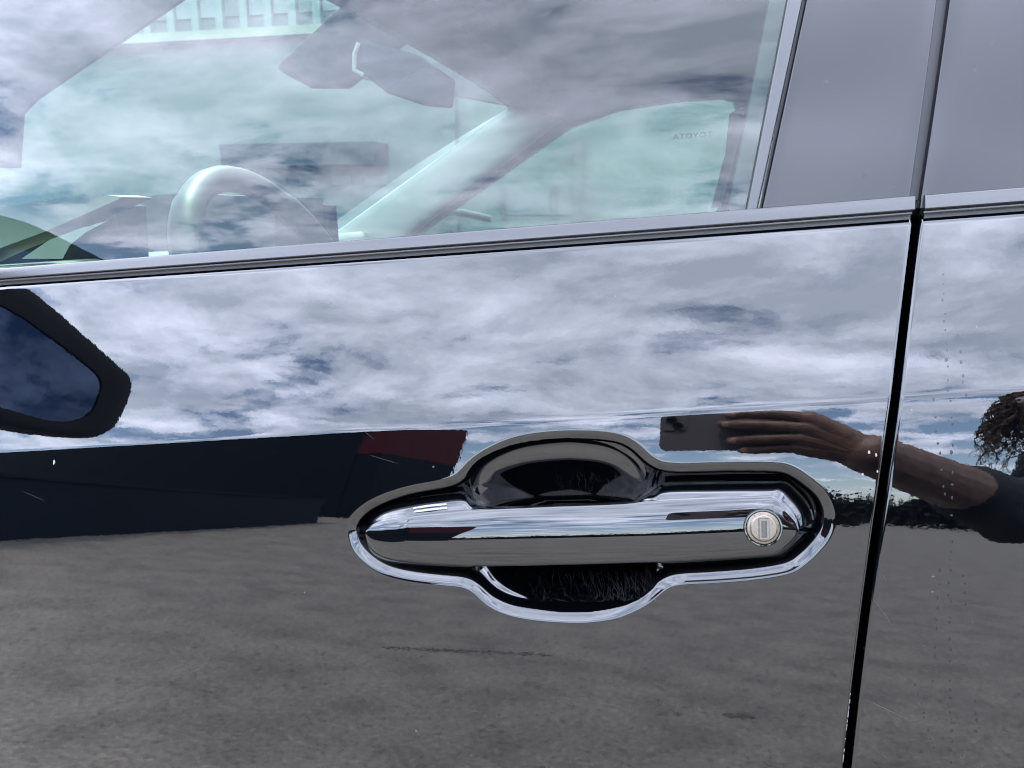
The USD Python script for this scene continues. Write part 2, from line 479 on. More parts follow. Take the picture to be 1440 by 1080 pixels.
# distant wood along the horizon
pts = []
for az in np.arange(-19, 60, 0.8):
    d = RNG.uniform(52, 70); h = RNG.uniform(1.6, 2.9) * (1.5 if az > 8 else 1.0)
    c = np.array([d * math.sin(rad(az)), -d * math.cos(rad(az))])
    k = 420
    q = RNG.normal(size=(k, 3)) * [1.0, 1.0, 0.38]
    q /= np.maximum(1, np.linalg.norm(q, axis=1, keepdims=True) / 1.5)
    pts.append(np.c_[c[0] + q[:, 0] * 0.75, c[1] + q[:, 1] * 0.75, np.maximum(0.05, h * (0.5 + 0.75 * q[:, 2]))])
pts = np.concatenate(pts)
tag(obj("distant_wood", leaf_mass(pts, 0.30, 5), LEAF), "dark line of distant trees under the clouds", "trees", kind="stuff")

# building across the street, seen through the cabin
YB = 18.0
BLD = thing("street_building", "pale building with white windows across the street seen through the cabin", "building", (-4.0, YB, 0))


def facade(name, x0, x1, z0, z1, m, out=0.0, depth=0.3):
    return obj(name, box((x1 - x0, depth, z1 - z0), ((x0 + x1) / 2, YB - out + depth / 2, (z0 + z1) / 2)), m, BLD)


zl = float(at_y(270, 58, YB)[2]); xl0 = float(at_y(20, 60, YB)[0]) - 8; xm = float(at_y(640, 200, YB)[0])
facade("lower_wall", xl0, xm, 0, zl - 0.05, WALLTEAL, 0.0, 6)
facade("upper_wall", xl0, xm, zl + 0.16, zl + 5.0, WALLPALE, 0.05, 6)
facade("ledge", xl0, xm, zl - 0.05, zl + 0.16, LEDGE, 0.35, 0.5)
facade("side_wall", xm + 0.002, 14.0, 0, 7.5, WALLGREY, -0.3, 6)
for px in range(-60, 560, 34):
    x = float(at_y(px, 40, YB)[0])
    facade("pier", x - 0.10, x + 0.10, zl + 0.16, zl + 5.0, WALLGREY, 0.16, 0.3)
    facade("window", x + 0.14, x + 0.55, zl + 0.5, zl + 2.6, PANE if (px // 34) % 3 else WALLTEAL, 0.09, 0.3)
a, b = at_y(340, 236, YB), at_y(546, 203, YB)
facade("canopy", a[0], b[0], a[2], b[2], CANOPY, 0.9, 1.0)
for x0, x1 in ((375, 402), (422, 448), (468, 494), (514, 545)):
    a, b = at_y(x0, 260, YB), at_y(x1, 247, YB)
    facade("window", a[0], b[0], a[2], b[2], PANE, 0.04, 0.3)
for x0, x1 in ((708, 770), (782, 832)):
    a, b = at_y(x0, 302, YB), at_y(x1, 268, YB)
    w = facade("window", a[0], b[0], a[2], b[2], PANE, -0.26, 0.3)
    facade("window_frame", a[0] - 0.12, a[0] - 0.01, a[2] - 0.1, b[2] + 0.12, WALLTEAL, -0.22, 0.25)
a, b = at_y(803, 300, YB), at_y(816, 190, YB)
facade("drainpipe", a[0], a[0] + 0.22, 0, b[2], WALLPALE, -0.15, 0.12)


def reflected_seam(pts, w, name):
    p = np.array(pts, float); d = np.gradient(p, axis=0); d /= np.linalg.norm(d, axis=1, keepdims=True)
    n = np.stack([-d[:, 1], d[:, 0]], 1)
    ww = w * (0.5 + meshkit.noise(np.c_[p * 9, np.zeros(len(p))], 3))[:, None]
    v = np.vstack([np.c_[p + n * ww, np.full(len(p), 0.004)], np.c_[p - n * ww, np.full(len(p), 0.004)]])
    k = np.arange(len(p) - 1); L = len(p)
    f = np.vstack([np.stack([k, k + L, k + L + 1], 1), np.stack([k, k + L + 1, k + 1], 1)])
    tag(obj(name, (v, f), TAR), kind="structure")


TAR = pmat("tar_seam", (0.055, 0.052, 0.048), 0.8)
reflected_seam([(-1.46, -2.80), (-1.30, -2.87), (-1.13, -2.92), (-0.95, -3.00), (-0.82, -3.05), (-0.62, -3.09), (-0.50, -3.11)], 0.014, "tar_seam")
reflected_seam([(0.36, -2.30), (0.42, -2.31), (0.50, -2.30)], 0.022, "tar_seam")

# ------------------------------------------------------------------ the car: doors
CAR = thing("car", "gloss black car with clouds mirrored in its door and window", "car")

# recess around the handle, traced on the door's own surface
OUT_PX = [(490, 752), (489, 742), (493, 730), (503, 718), (519, 706), (545, 694), (578, 684), (608, 678.5), (630, 674), (642, 669), (650, 660), (659, 650), (673, 639), (688, 630), (706, 621.5), (727, 614.5), (750, 610), (780, 607), (810, 606), (840, 607), (870, 611), (885, 617), (899, 626), (910, 637), (920, 646), (933, 651.5), (950, 653), (998, 652), (1050, 651.5), (1098, 652.5), (1114, 657), (1130, 667), (1146, 679), (1158, 690), (1167, 704), (1172, 719), (1173, 733), (1170, 746), (1163, 760), (1153, 772), (1143, 783), (1131, 793), (1121, 801), (1108, 806), (1090, 809.5), (1057, 814), (998, 818.5), (955, 821), (944, 823), (935, 829), (926, 837), (914, 847), (902, 854), (888, 861), (870, 868), (850, 872), (820, 875), (790, 874.5), (756, 872), (732, 868.5), (712, 863.5), (694, 856), (679, 846), (667, 834), (659, 827.5), (647, 824), (620, 821.5), (593, 818.5), (565, 814), (543, 808), (525, 799), (512, 789), (501, 778), (494, 766)]
CUP_PX = [(650, 690), (654, 676), (661, 661), (672, 648), (684, 640), (700, 632.5), (720, 625.5), (741, 621), (770, 617.5), (805, 616), (835, 618.5), (860, 624), (880, 633), (897, 646.5), (911, 664), (921, 682), (927, 705), (930, 740), (931, 775), (929, 800), (924, 816), (914, 828), (899, 839), (879, 848), (850, 855), (818, 858.5), (780, 857.5), (752, 853), (726, 845), (705, 835), (690, 823), (680, 810), (672, 795), (662, 760), (653, 725)]


def px_line(pts, off=0.0, closed=True, n=400, smooth=5):
    """A traced outline as a smooth curve on the side: (x, z)."""
    p = np.array(pts, float)
    q = on_side(p[:, 0], p[:, 1], off)[:, [0, 2]]
    if closed:
        q = np.vstack([q, q[:1]])
    s = np.concatenate([[0], np.cumsum(np.linalg.norm(np.diff(q, axis=0), axis=1))])
    t = np.linspace(0, s[-1], n, endpoint=not closed)
    from scipy.interpolate import PchipInterpolator
    r = np.stack([PchipInterpolator(s, q[:, k])(t) for k in (0, 1)], 1)
    if closed and smooth:
        k = np.exp(-np.linspace(-2, 2, 2 * smooth + 1) ** 2); k /= k.sum()
        r = np.stack([np.convolve(np.concatenate([r[-smooth:, c], r[:, c], r[:smooth, c]]), k, mode="valid") for c in (0, 1)], 1)
    return r


OUTL = px_line(OUT_PX)
CUPL = px_line(CUP_PX, off=-0.004)
CUP_Z = float(CUPL[:, 1].mean())
OUT_POLY, CUP_POLY = sg.Polygon(OUTL), sg.Polygon(CUPL)


def inside(poly, x, z, far=0.02):
    """Signed distance (positive inside); only worked out near the outline's box."""
    x, z = np.broadcast_arrays(np.asarray(x, float), np.asarray(z, float))
    out = np.full(x.shape, -far)
    x0, z0, x1, z1 = poly.buffer(far).bounds
    near = (x > x0) & (x < x1) & (z > z0) & (z < z1)
    pts = shapely.points(x[near], z[near])
    d = shapely.distance(pts, poly.exterior)
    shapely.prepare(poly)
    out[near] = np.where(shapely.contains(poly, pts), d, -np.minimum(d, far))
    return out


def depth_table():
    s = np.linspace(-0.006, 0.06, 3301)
    slope = np.interp(s, [-0.006, -0.0010, 0.0010, 0.0048, 0.0054, 0.0066, 0.0074, 0.011, 0.018, 0.024, 0.06], [0, 0, 0.36, 0.44, 3.4, 3.4, 0.55, 0.42, 0.20, 0.0, 0.0])
    k = np.exp(-np.linspace(-2.5, 2.5, 31) ** 2 / 2); k /= k.sum()
    slope = np.convolve(np.pad(slope, 15, mode="edge"), k, mode="valid")
    return s, np.concatenate([[0], np.cumsum((slope[1:] + slope[:-1]) / 2 * np.diff(s))])


DS, DD = depth_table()


def cup_table(xs, ys):
    s = np.linspace(0, 0.06, 1201)
    slope = np.interp(s, xs, ys)
    k = np.exp(-np.linspace(-2.5, 2.5, 31) ** 2 / 2); k /= k.sum()
    slope = np.convolve(np.pad(slope, 15, mode="edge"), k, mode="valid")
    return s, np.concatenate([[0], np.cumsum((slope[1:] + slope[:-1]) / 2 * np.diff(s))])


CS, CD = cup_table([0, 0.0015, 0.004, 0.008, 0.016, 0.026, 0.036, 0.047, 0.06], [2.6, 2.4, 1.15, 0.62, 0.42, 0.33, 0.22, 0.0, 0.0])
_, CDL = cup_table([0, 0.003, 0.006, 0.010, 0.018, 0.027, 0.036, 0.047, 0.06], [3.2, 3.0, 1.7, 1.20, 1.05, 0.98, 0.95, 0.75, 0.0])
Z_LOW, Z_HIGH = 0.9135, 0.9445


def recess(x, z):
    s = inside(OUT_POLY, x, z)
    d = np.interp(s, DS, DD)
    c = inside(CUP_POLY, x, z)
    zl = np.asarray(z) - 0.115 * (np.asarray(x) + 0.06)
    low = sstep(Z_HIGH, Z_LOW, zl)
    bowl = (1 - low) * np.interp(c, CS, CD) + low * np.interp(c, CS, CDL) - 0.14 * (np.asarray(z) - CUP_Z) * sstep(0, 0.016, c)
    w = np.where(c > 0, 1.0, 0.0)
    return np.maximum(d, w * (0.0036 + bowl))


GAP = np.array([(1291, 300), (1283, 370), (1271, 460), (1262, 530), (1248, 640), (1234, 745), (1217, 870), (1203, 980), (1191, 1080)], float)
_g = on_side(GAP[:, 0], GAP[:, 1])
GAPFIT = np.polyfit(_g[:, 2], _g[:, 0], 2)
GAP_HALF = 0.0018


def gap_x(z):
    z = np.clip(z, 0.55, 1.2)
    return np.polyval(GAPFIT, z)


def panel_grid(x_a, x_b, edge_x, side, vs, cols, cut=None, top_r=0.005, edge_r=0.0020):
    """A door skin. cols: 0..1 along the door, 1 (or 0) at the shut line; vs: heights from the crease; top and shut edges are rolled inwards."""
    nr, nc = len(vs), len(cols)
    S, V = np.meshgrid(cols, vs)
    # fixed point: z depends on x through the crease
    X = x_a + S * (x_b - x_a)
    for _ in range(4):
        Z = crease_z(X) + V
        Z = np.minimum(Z, belt_z(X))
        ex = edge_x(Z)
        X = (x_a + S * (ex - x_a)) if side > 0 else (ex + S * (x_b - ex))
    dz = np.maximum(belt_z(X) - Z, 0)
    dx = np.abs(X - ex)

    def surf(x, z, cutit=True):
        y = F(x, z)
        a = np.clip(top_r - np.maximum(belt_z(x) - z, 0), 0, top_r)
        y = y + top_r - np.sqrt(np.maximum(top_r ** 2 - a ** 2, 0))
        b = np.clip(edge_r - np.abs(x - edge_x(z)), 0, edge_r)
        y = y + edge_r - np.sqrt(np.maximum(edge_r ** 2 - b ** 2, 0))
        if cut is not None:
            y = y + cut(x, z)
        return y
    Y = surf(X, Z)
    P = np.stack([X, Y, Z], -1)
    # returns: inward flanges at the shut line and the top
    col_in = P[:, -1 if side > 0 else 0].copy(); col_in[:, 1] += 0.022
    P = np.concatenate([P, col_in[:, None]], 1) if side > 0 else np.concatenate([col_in[:, None], P], 1)
    top_in = P[-1].copy(); top_in[:, 1] += 0.012
    P = np.concatenate([P, top_in[None]], 0)
    return P


def grid_normals(P):
    du = np.gradient(P, axis=1); dv = np.gradient(P, axis=0)
    n = np.cross(du, dv)
    n /= np.linalg.norm(n, axis=-1, keepdims=True) + 1e-15
    return n


def door_skin(name, P, m, parent, label=None):
    nr, nc = P.shape[:2]
    return obj(name, (P.reshape(-1, 3), grid_faces(nr, nc)), m, parent, normals=grid_normals_fd(P).reshape(-1, 3), label=label)


def grid_normals_fd(P):
    """Normals of a grid with uneven spacing: area-weighted mean of the cells around each vertex."""
    a = P[1:, 1:] - P[:-1, :-1]; b = P[1:, :-1] - P[:-1, 1:]
    c = np.cross(b, a)
    c = c / (np.linalg.norm(c, axis=-1, keepdims=True) + 1e-15)
    n = np.zeros_like(P)
    n[1:, 1:] += c; n[:-1, :-1] += c; n[1:, :-1] += c; n[:-1, 1:] += c
    n *= np.where(n[..., 1:2] > 0.3, 1, 1)
    n /= np.linalg.norm(n, axis=-1, keepdims=True) + 1e-15
    flip = (n * np.array([0, -1, 0.6])).sum(-1).mean() < 0
    return -n if flip else n


def spaced(parts):
    out = [np.linspace(a, b, max(2, int(round((b - a) / h)) + 1))[:-1] for a, b, h in parts]
    return np.unique(np.concatenate(out + [[parts[-1][1]]]).round(7))


X_FRONT, X_REAR = -1.12, 1.0
_rx0, _rz0, _rx1, _rz1 = OUT_POLY.buffer(0.004).bounds
_vtop = float((belt_z(-1.1) - crease_z(-1.1)).max())
ex_ref = gap_x(1.0)
lo, hi = _rz0 - float(crease_z(_rx1)) - 0.004, _rz1 - float(crease_z(_rx0)) + 0.004
hi = min(hi, -0.006)
top_v = 0.165
VS = spaced([(-0.70, -0.30, 0.02), (-0.30, lo, 0.006), (lo, hi, 0.00055), (hi, -0.006, 0.003), (-0.006, 0.006, 0.0006), (0.006, 0.07, 0.004), (0.07, top_v, 0.0008)])
L_ = ex_ref - X_FRONT
COLS = spaced([(0, 0.5, 0.02), (0.5, (_rx0 - 0.006 - X_FRONT) / L_, 0.006), ((_rx0 - 0.006 - X_FRONT) / L_, (_rx1 + 0.006 - X_FRONT) / L_, 0.0006 / L_), ((_rx1 + 0.006 - X_FRONT) / L_, 1 - 0.005 / L_, 0.002 / L_), (1 - 0.005 / L_, 1.0, 0.0004 / L_)])
P = panel_grid(X_FRONT, ex_ref, lambda z: gap_x(z) - GAP_HALF, +1, VS, COLS, cut=recess)
DOOR = door_skin("front_door", P, PAINT, CAR, "front door skin with a recess around the handle")
VS2 = spaced([(-0.70, -0.30, 0.02), (-0.30, -0.006, 0.005), (-0.006, 0.006, 0.0006), (0.006, 0.06, 0.004), (0.06, top_v, 0.0008)])
L2 = X_REAR - ex_ref
COLS2 = spaced([(0, 0.005 / L2, 0.0004 / L2), (0.005 / L2, 0.1 / L2, 0.004 / L2), (0.1 / L2, 1.0, 0.02 / L2)])
P2 = panel_grid(ex_ref, X_REAR, lambda z: gap_x(z) + GAP_HALF, -1, VS2, COLS2)
REAR = door_skin("rear_door", P2, PAINT, CAR, "rear door skin with dried drip marks")
# inner body post seen as the black of the shut line
zz = np.linspace(0.4, 1.12, 30)
row = lambda dx, dy: np.stack([gap_x(zz) + dx, F(gap_x(zz), np.minimum(zz, belt_z(gap_x(zz)))) + dy, zz], -1)
obj("body_post", loft(np.stack([row(-0.05, 0.026), row(0.05, 0.026), row(0.05, 0.05), row(-0.05, 0.05)], 1)), DARKBODY, CAR)

# ------------------------------------------------------------------ door handle (closed solid lofted along its length)
HB, HC = -0.0085, 0.0015          # how far the mounts' base and the bar's rear edge lie out of the door's surface
H0 = 0.0075                       # how far the grip's face lies out
# px of U (upper base), height of U; R (ridge); L (lower front edge); D (lower base), height of D
HROWS = [
    # U              hU     R               L              D             hD
    ((509, 748), HB, (514, 748), (514, 751), (509, 752), HB),
    ((511, 737), HB, (519, 741), (516, 760), (511, 763), HB),
    ((519, 723), HB, (528, 736), (522, 771), (517, 777), HB),
    ((532, 713), HB, (540, 732.5), (533, 780), (528, 787), HB),
    ((552, 705), HB, (560, 729), (552, 787), (548, 795), HB),
    ((582, 698.5), HB, (588, 726), (585, 791.5), (582, 800.5), HB),
    ((618, 693.5), HB, (622, 722.5), (622, 794.5), (620, 803.5), HB),
    ((648, 690.5), HB, (650, 720), (650, 796), (650, 805), HB),
    ((655, 693), HB + 0.001, (658, 719.2), (660, 796.5), (661, 804), HB),
    ((662, 702), HB + 0.0035, (666, 718.4), (668, 797), (670, 791.0), HB + 0.002),
    ((672, 709), 0.0, (678, 717.4), (680, 797), (682, 791.0), HB + 0.002),
    ((688, 712.5), HC, (692, 716.2), (694, 797), (696, 791.0), HB + 0.002),
    ((720, 712), HC, (722, 714.6), (724, 797), (726, 791.0), HB + 0.002),
    ((780, 709.5), HC, (780, 712), (780, 796), (780, 790.0), HB + 0.002),
    ((840, 707.5), HC, (840, 710), (840, 794.5), (840, 788.5), HB + 0.002),
    ((872, 706), HC, (872, 708.6), (872, 793.5), (872, 787.5), HB + 0.002),
    ((892, 703), HC, (890, 707.8), (890, 793), (890, 787.0), HB + 0.002),
    ((908, 697), 0.0, (905, 707.2), (905, 792.6), (905, 786.6), HB + 0.002),
    ((920, 688), HB + 0.003, (918, 706.6), (918, 792.2), (918, 786.2), HB + 0.002),
    ((930, 680.5), HB + 0.001, (930, 706), (930, 791.6), (928, 797), HB),
    ((942, 677.5), HB, (942, 705.4), (942, 791), (942, 799.5), HB),
    ((1000, 676), HB, (1000, 702.8), (1000, 787.5), (1000, 796.5), HB),
    ((1060, 675), HB, (1056, 700.4), (1056, 783.8), (1058, 792.5), HB),
    ((1097, 675), HB, (1086, 699.4), (1088, 780.5), (1100, 788.5), HB),
    ((1108, 679), HB, (1092, 701), (1096, 778), (1112, 783), HB),
    ((1122, 691), HB, (1103, 709), (1105, 772), (1126, 771.5), HB),
    ((1134, 704), HB, (1114, 722), (1114, 764), (1136, 760.5), HB),
    ((1141, 716), HB, (1120.5, 733), (1119.5, 757), (1141.5, 753), HB),
    ((1145, 733), HB, (1123, 743), (1122.5, 750), (1145, 746.5), HB),
]


def handle_curves(n=260):
    from scipy.interpolate import PchipInterpolator
    k = np.arange(len(HROWS))
    R = np.array([r[2] for r in HROWS], float)
    arc = np.concatenate([[0], np.cumsum(np.linalg.norm(np.diff(np.array([np.r_[r[0], r[2], r[3], r[4]] for r in HROWS]), axis=0), axis=1))])
    t = np.linspace(0, arc[-1], n)

    def c(vals):
        vals = np.array(vals, float)
        return np.stack([PchipInterpolator(arc, vals[:, j])(t) for j in range(vals.shape[1])], 1)
    U, Rr, L, D = (c([r[i] for r in HROWS]) for i in (0, 2, 3, 4))
    hU, hD = c([[r[1]] for r in HROWS])[:, 0], c([[r[5]] for r in HROWS])[:, 0]
    return U, hU, Rr, L, D, hD


def at_height(px, h):
    """Where the rays through px meet the side moved out by h (one height per point)."""
    d = ray(px[:, 0], px[:, 1])
    t = np.full(len(px), 0.45)
    for _ in range(60):
        p = EYE + d * t[:, None]
        t = t - (p[:, 1] - (F(p[:, 0], p[:, 2]) - h)) / d[:, 1] * 0.8
    return EYE + d * t[:, None]


HU, hU_, HR, HL, HD, hD_ = handle_curves()
# the grip's face: lower edge on the surface moved out by h, upper edge found by leaning the face
endt = sstep(512, 575, HL[:, 0])
h_low = H0 * (0.25 + 0.75 * np.sqrt(np.clip(endt, 0, 1)))
h_low = h_low - 0.0012 * sstep(1060, 1123, HL[:, 0])
PL = at_height(HL, h_low)
PU, PD = at_height(HU, hU_), at_height(HD, hD_)
FT = np.linspace(0, 1, 29)
lean = np.radians(np.interp(FT, [0, 0.10, 0.25, 0.42, 0.52, 0.75, 0.95, 1.0], [-3.0, 1.5, 6.0, 9.6, 13.0, 20.5, 28, 30]))
run = np.concatenate([[0], np.cumsum((np.tan(lean[1:]) + np.tan(lean[:-1])) / 2 * np.diff(FT))])
PR = at_height(HR, h_low)
for _ in range(4):                        # the ridge lies on its traced ray, at the depth that the face's lean gives
    y_r = PL[:, 1] + (PR[:, 2] - PL[:, 2]) * run[-1]
    d = ray(HR[:, 0], HR[:, 1])
    PR = EYE + d * ((y_r - EYE[1]) / d[:, 1])[:, None]
front = PL[:, None] * (1 - FT)[None, :, None] + PR[:, None] * FT[None, :, None]
zspan = (PR[:, 2] - PL[:, 2])[:, None]
front[..., 1] = PL[:, 1:2] + zspan * run[None] + (PR[:, 1] - PL[:, 1] - zspan[:, 0] * run[-1])[:, None] * FT[None]


def rounded(A, B, C, r, n=6):
    """A corner B between A and C, rounded: n points per row."""
    a = A - B; c = C - B
    la = np.linalg.norm(a, axis=1, keepdims=True); lc = np.linalg.norm(c, axis=1, keepdims=True)
    p = B + a / np.maximum(la, 1e-9) * np.minimum(r, la * 0.45)
    q = B + c / np.maximum(lc, 1e-9) * np.minimum(r, lc * 0.45)
    t = np.linspace(0, 1, n)[None, :, None]
    return p[:, None] * (1 - t) ** 2 + 2 * B[:, None] * t * (1 - t) + q[:, None] * t ** 2


top_corner = rounded(front[:, -2] * 0.0 + front[:, -4], PR, PU, 0.0022, 8)
low_corner = rounded(PD, PL, front[:, 4], 0.0024, 8)
mid = front[:, 3:-3]
# keep the face rows between the two rounded corners
back_u = PU + np.array([0, 0.0215, -0.0100]); back_d = PD + np.array([0, 0.0275, 0.0045])
_A = top_corner[:, -1]; _d = PU - _A
_C = _A + _d * np.array([0.5, 0.36, 0.80])          # the shoulder bulges: upright near the ridge, flat near its base
slope_rows = np.stack([_A * (1 - t) ** 2 + 2 * t * (1 - t) * _C + PU * t * t for t in np.linspace(0, 1, 9)[1:]], 1)
low_rows = np.stack([PD * (1 - t) + low_corner[:, 0] * t for t in (0, 0.33, 0.66)], 1)
ring = np.concatenate([low_rows, low_corner, mid, top_corner, slope_rows, back_u[:, None], back_d[:, None]], 1)
HANDLE = obj("door_handle", loft(ring), HANDLE_PAINT, CAR, smooth=42, label="gloss black pull handle with keyhole and two raised bars")


def face_frame(px, py, out=0.0):
    """A point of the grip's face under a photo point, with the face's right, up and outward directions."""
    target = ray(px, py)
    flat = front.reshape(-1, 3)
    q = flat - EYE
    cosang = (q @ target) / np.linalg.norm(q, axis=1)
    i, j = np.unravel_index(np.argmax(cosang), front.shape[:2])
    i, j = min(max(i, 1), front.shape[0] - 2), min(max(j, 1), front.shape[1] - 2)
    r = front[i + 1, j] - front[i - 1, j]; r[2] *= 0.4; r /= np.linalg.norm(r)
    u = front[i, j + 1] - front[i, j - 1]; u /= np.linalg.norm(u)
    n = np.cross(r, u); n *= -np.sign(n[1]); n /= np.linalg.norm(n)
    u = np.cross(n, r); u *= np.sign(u[2])
    t = ((front[i, j] - EYE) @ n) / (target @ n)
    return EYE + target * t + n * out, r, u, n


def framed(m, o, r, u, n):
    """A mesh modelled in x right, y up, z outwards, set into the frame."""
    v = np.asarray(m.vertices)
    m.vertices = o + v[:, :1] * r + v[:, 1:2] * u + v[:, 2:] * n
    if np.dot(np.cross(r, u), n) < 0:
        m.invert()
    return m


# lock cylinder: bezel ring, steel face with stepped rim, key slot plate
lo_, lr, lu, ln = face_frame(1073, 742)
obj("lock_bezel", framed(trimesh.creation.revolve(np.array([[0.0090, -0.001], [0.0090, 0.0003], [0.0094, 0.0009], [0.0100, 0.0009], [0.0104, 0.0004], [0.0104, -0.001]]), sections=64), lo_, lr, lu, ln), HANDLE_PAINT, HANDLE, smooth=40)
LOCK = obj("lock_cylinder", framed(trimesh.creation.revolve(np.array([[0.0089, -0.002], [0.0089, 0.0010], [0.0086, 0.0014], [0.0074, 0.0016], [0.0070, 0.0022], [0.0066, 0.0025], [0.0, 0.0026]]), sections=64), lo_, lr, lu, ln), STEEL, HANDLE, smooth=35, label="worn silver lock cylinder")
slot = sg.box(-0.0024, -0.0058, 0.0024, 0.0052).difference(sg.box(-0.00155, -0.0050, 0.00155, 0.0044))
obj("slot_frame", framed(trimesh.creation.extrude_polygon(slot, 0.0009, engine="earcut"), lo_ + ln * 0.0022, lr, lu, ln), STEEL, HANDLE)
obj("slot_gap", framed(trimesh.creation.extrude_polygon(sg.box(-0.0029, -0.0063, 0.0029, 0.0057).difference(sg.box(-0.0024, -0.0058, 0.0024, 0.0052)), 0.0004, engine="earcut"), lo_ + ln * 0.00235, lr, lu, ln), RUBBER, HANDLE)
obj("key_slot", framed(trimesh.creation.extrude_polygon(sg.box(-0.0015, -0.0049, 0.0015, 0.0043), 0.0003, engine="earcut"), lo_ + ln * 0.0024, lr, lu, ln), pmat("slot_metal", (0.05, 0.046, 0.042), 0.35, 1.0), HANDLE)


def shoulder_pt(px, py):
    """A point of the upper slope of the handle under a photo point (with its normal)."""
    A, B = top_corner[:, -1], PU
    tt = np.linspace(0, 1, 60)
    t3 = tt[None, :, None]
    pts = A[:, None] * (1 - t3) ** 2 + 2 * t3 * (1 - t3) * _C[:, None] + B[:, None] * t3 ** 2
    q = pts - EYE
    c = (q @ ray(px, py)) / np.linalg.norm(q, axis=-1)
    i, j = np.unravel_index(np.argmax(c), c.shape)
    i = min(max(i, 1), len(A) - 2); j = min(max(j, 1), 58)
    n = np.cross(pts[i + 1, j] - pts[i - 1, j], pts[i, j + 1] - pts[i, j - 1])
    n *= np.sign(n[2]); n /= np.linalg.norm(n)
    return pts[i, j], n


for pa, pb in (((582, 715.2), (627, 709.4)), ((583, 719.8), (629, 714.6))):
    (a, na), (b, nb) = shoulder_pt(*pa), shoulder_pt(*pb)
    obj("touch_bar", soften(hulls([[(a + na * 0.0002, 0.0006), ((a + b) / 2 + (na + nb) * 0.0003, 0.00075), (b + nb * 0.0002, 0.0006)]]), 0.0006, 1), BRIGHT, HANDLE, smooth=True)

# ------------------------------------------------------------------ greenhouse: belt mouldings, glass, pillar trims
def belt_y(x): return F(x, belt_z(x) - 0.004)


def G(x, z):
    w = np.asarray(z) - belt_z(x)
    return belt_y(x) + 0.0035 + math.tan(rad(12.0)) * w + 0.30 * w * w


def line_on(px_top, px_bot, off=0.0):
    """x as a linear function of z for a traced edge on the greenhouse surface."""
    p = on_side(np.array([px_top[0], px_bot[0]], float), np.array([px_top[1], px_bot[1]], float), off, G)
    k = (p[0, 0] - p[1, 0]) / (p[0, 2] - p[1, 2])
    return lambda z: p[1, 0] + k * (np.asarray(z) - p[1, 2])


ZTOP = 1.47


def strip_skin(name, xl, xr, m, parent, off=0.0, roll=0.0016, z0=0.004, z1=ZTOP, thick=0.006, label=None):
    """A panel on the greenhouse between two edges, its long edges rolled in."""
    s = np.concatenate([np.linspace(0, 1, 7)[:-1] * 0.5, [0.5]])
    q = np.linspace(0, 1, 25)
    rows = []
    for t in q:
        zz_ = None
        row = []
        z_guess = belt_z(xl(1.2)) + z0
        za = z_guess + (z1 - z_guess) * t
        a, b = float(xl(za)), float(xr(za))
        wr = np.concatenate([np.linspace(0, roll, 6), np.linspace(roll, (b - a) - roll, 12)[1:-1], (b - a) - np.linspace(roll, 0, 6)])
        x = a + wr
        zb = belt_z(x) + z0
        z = zb + (z1 - zb) * t
        e = np.clip(roll - np.minimum(wr, (b - a) - wr), 0, roll)
        y = G(x, z) - off + roll - np.sqrt(np.maximum(roll ** 2 - e ** 2, 0))
        pts = np.stack([x, y, z], 1)
        pts = np.vstack([pts[:1] + [0, thick, 0], pts, pts[-1:] + [0, thick, 0]])
        rows.append(pts)
    Pg = np.array(rows)
    return door_skin(name, Pg, m, parent, label)


e_glass = line_on((1112, 0), (1056, 286), -0.004)
e_f0, e_f1 = line_on((1107, 0), (1051, 286)), line_on((1129, 0), (1067, 285))
e_p0, e_p1 = line_on((1134, 0), (1073, 284)), line_on((1317, 0), (1281, 268))
e_r0 = line_on((1334, 0), (1296, 262))
strip_skin("window_frame_moulding", e_f0, e_f1, SATIN, CAR, off=0.0015, roll=0.0016)
strip_skin("pillar_trim", e_p0, e_p1, PILLAR, CAR, off=0.002, roll=0.0011, label="smooth black pillar trim on the front door")
strip_skin("pillar_trim", e_r0, lambda z: e_r0(z) + 0.11, PILLAR, CAR, off=0.002, roll=0.0011, label="smooth black pillar trim on the rear door")
strip_skin("pillar_seal", lambda z: e_p1(z) - 0.004, lambda z: e_r0(z) + 0.004, SEAL, CAR, off=-0.0035, roll=0.0008, z0=0.0085)
strip_skin("frame_seal", lambda z: e_f0(z) - 0.010, lambda z: e_p0(z) + 0.004, RUBBER, CAR, off=-0.0105, roll=0.001, z0=-0.004)
# side glass: a thin bent sheet
xs = np.linspace(-1.10, 1, 60); zs = np.linspace(0, 1, 30)


def glass_sheet(name, x0, xe, m, parent, off):
    rows = []
    for t in zs:
        z = 1.06 + (1.50 - 1.06) * t
        x = np.linspace(x0, float(xe(z)), 60)
        rows.append(np.stack([x, G(x, np.full(60, z)) - off, np.full(60, z)], 1))
    Pg = np.array(rows)
    return door_skin(name, Pg, m, parent)


WINDOW = glass_sheet("front_window", -1.12, lambda z: e_f0(z) + 0.008, GLASS, CAR, -0.0075)
rows_ = []
for t in zs:
    z = 1.06 + 0.44 * t
    x = np.linspace(float(e_r0(z)) + 0.105, 1.0, 30)
    rows_.append(np.stack([x, G(x, np.full(30, z)) + 0.0075, np.full(30, z)], 1))
door_skin("rear_window", np.array(rows_), GLASS, CAR)
# belt mouldings: strip, rubber lip, dark channel
SEC = [(0.0008, 0.0030), (0.0013, 0.0033), (0.0015, 0.0039), (0.0001, 0.0075), (-0.0012, 0.0101), (-0.0017, 0.0107), (-0.0024, 0.0110), (-0.0034, 0.0110), (-0.0105, 0.0108), (-0.0105, 0.0030)]


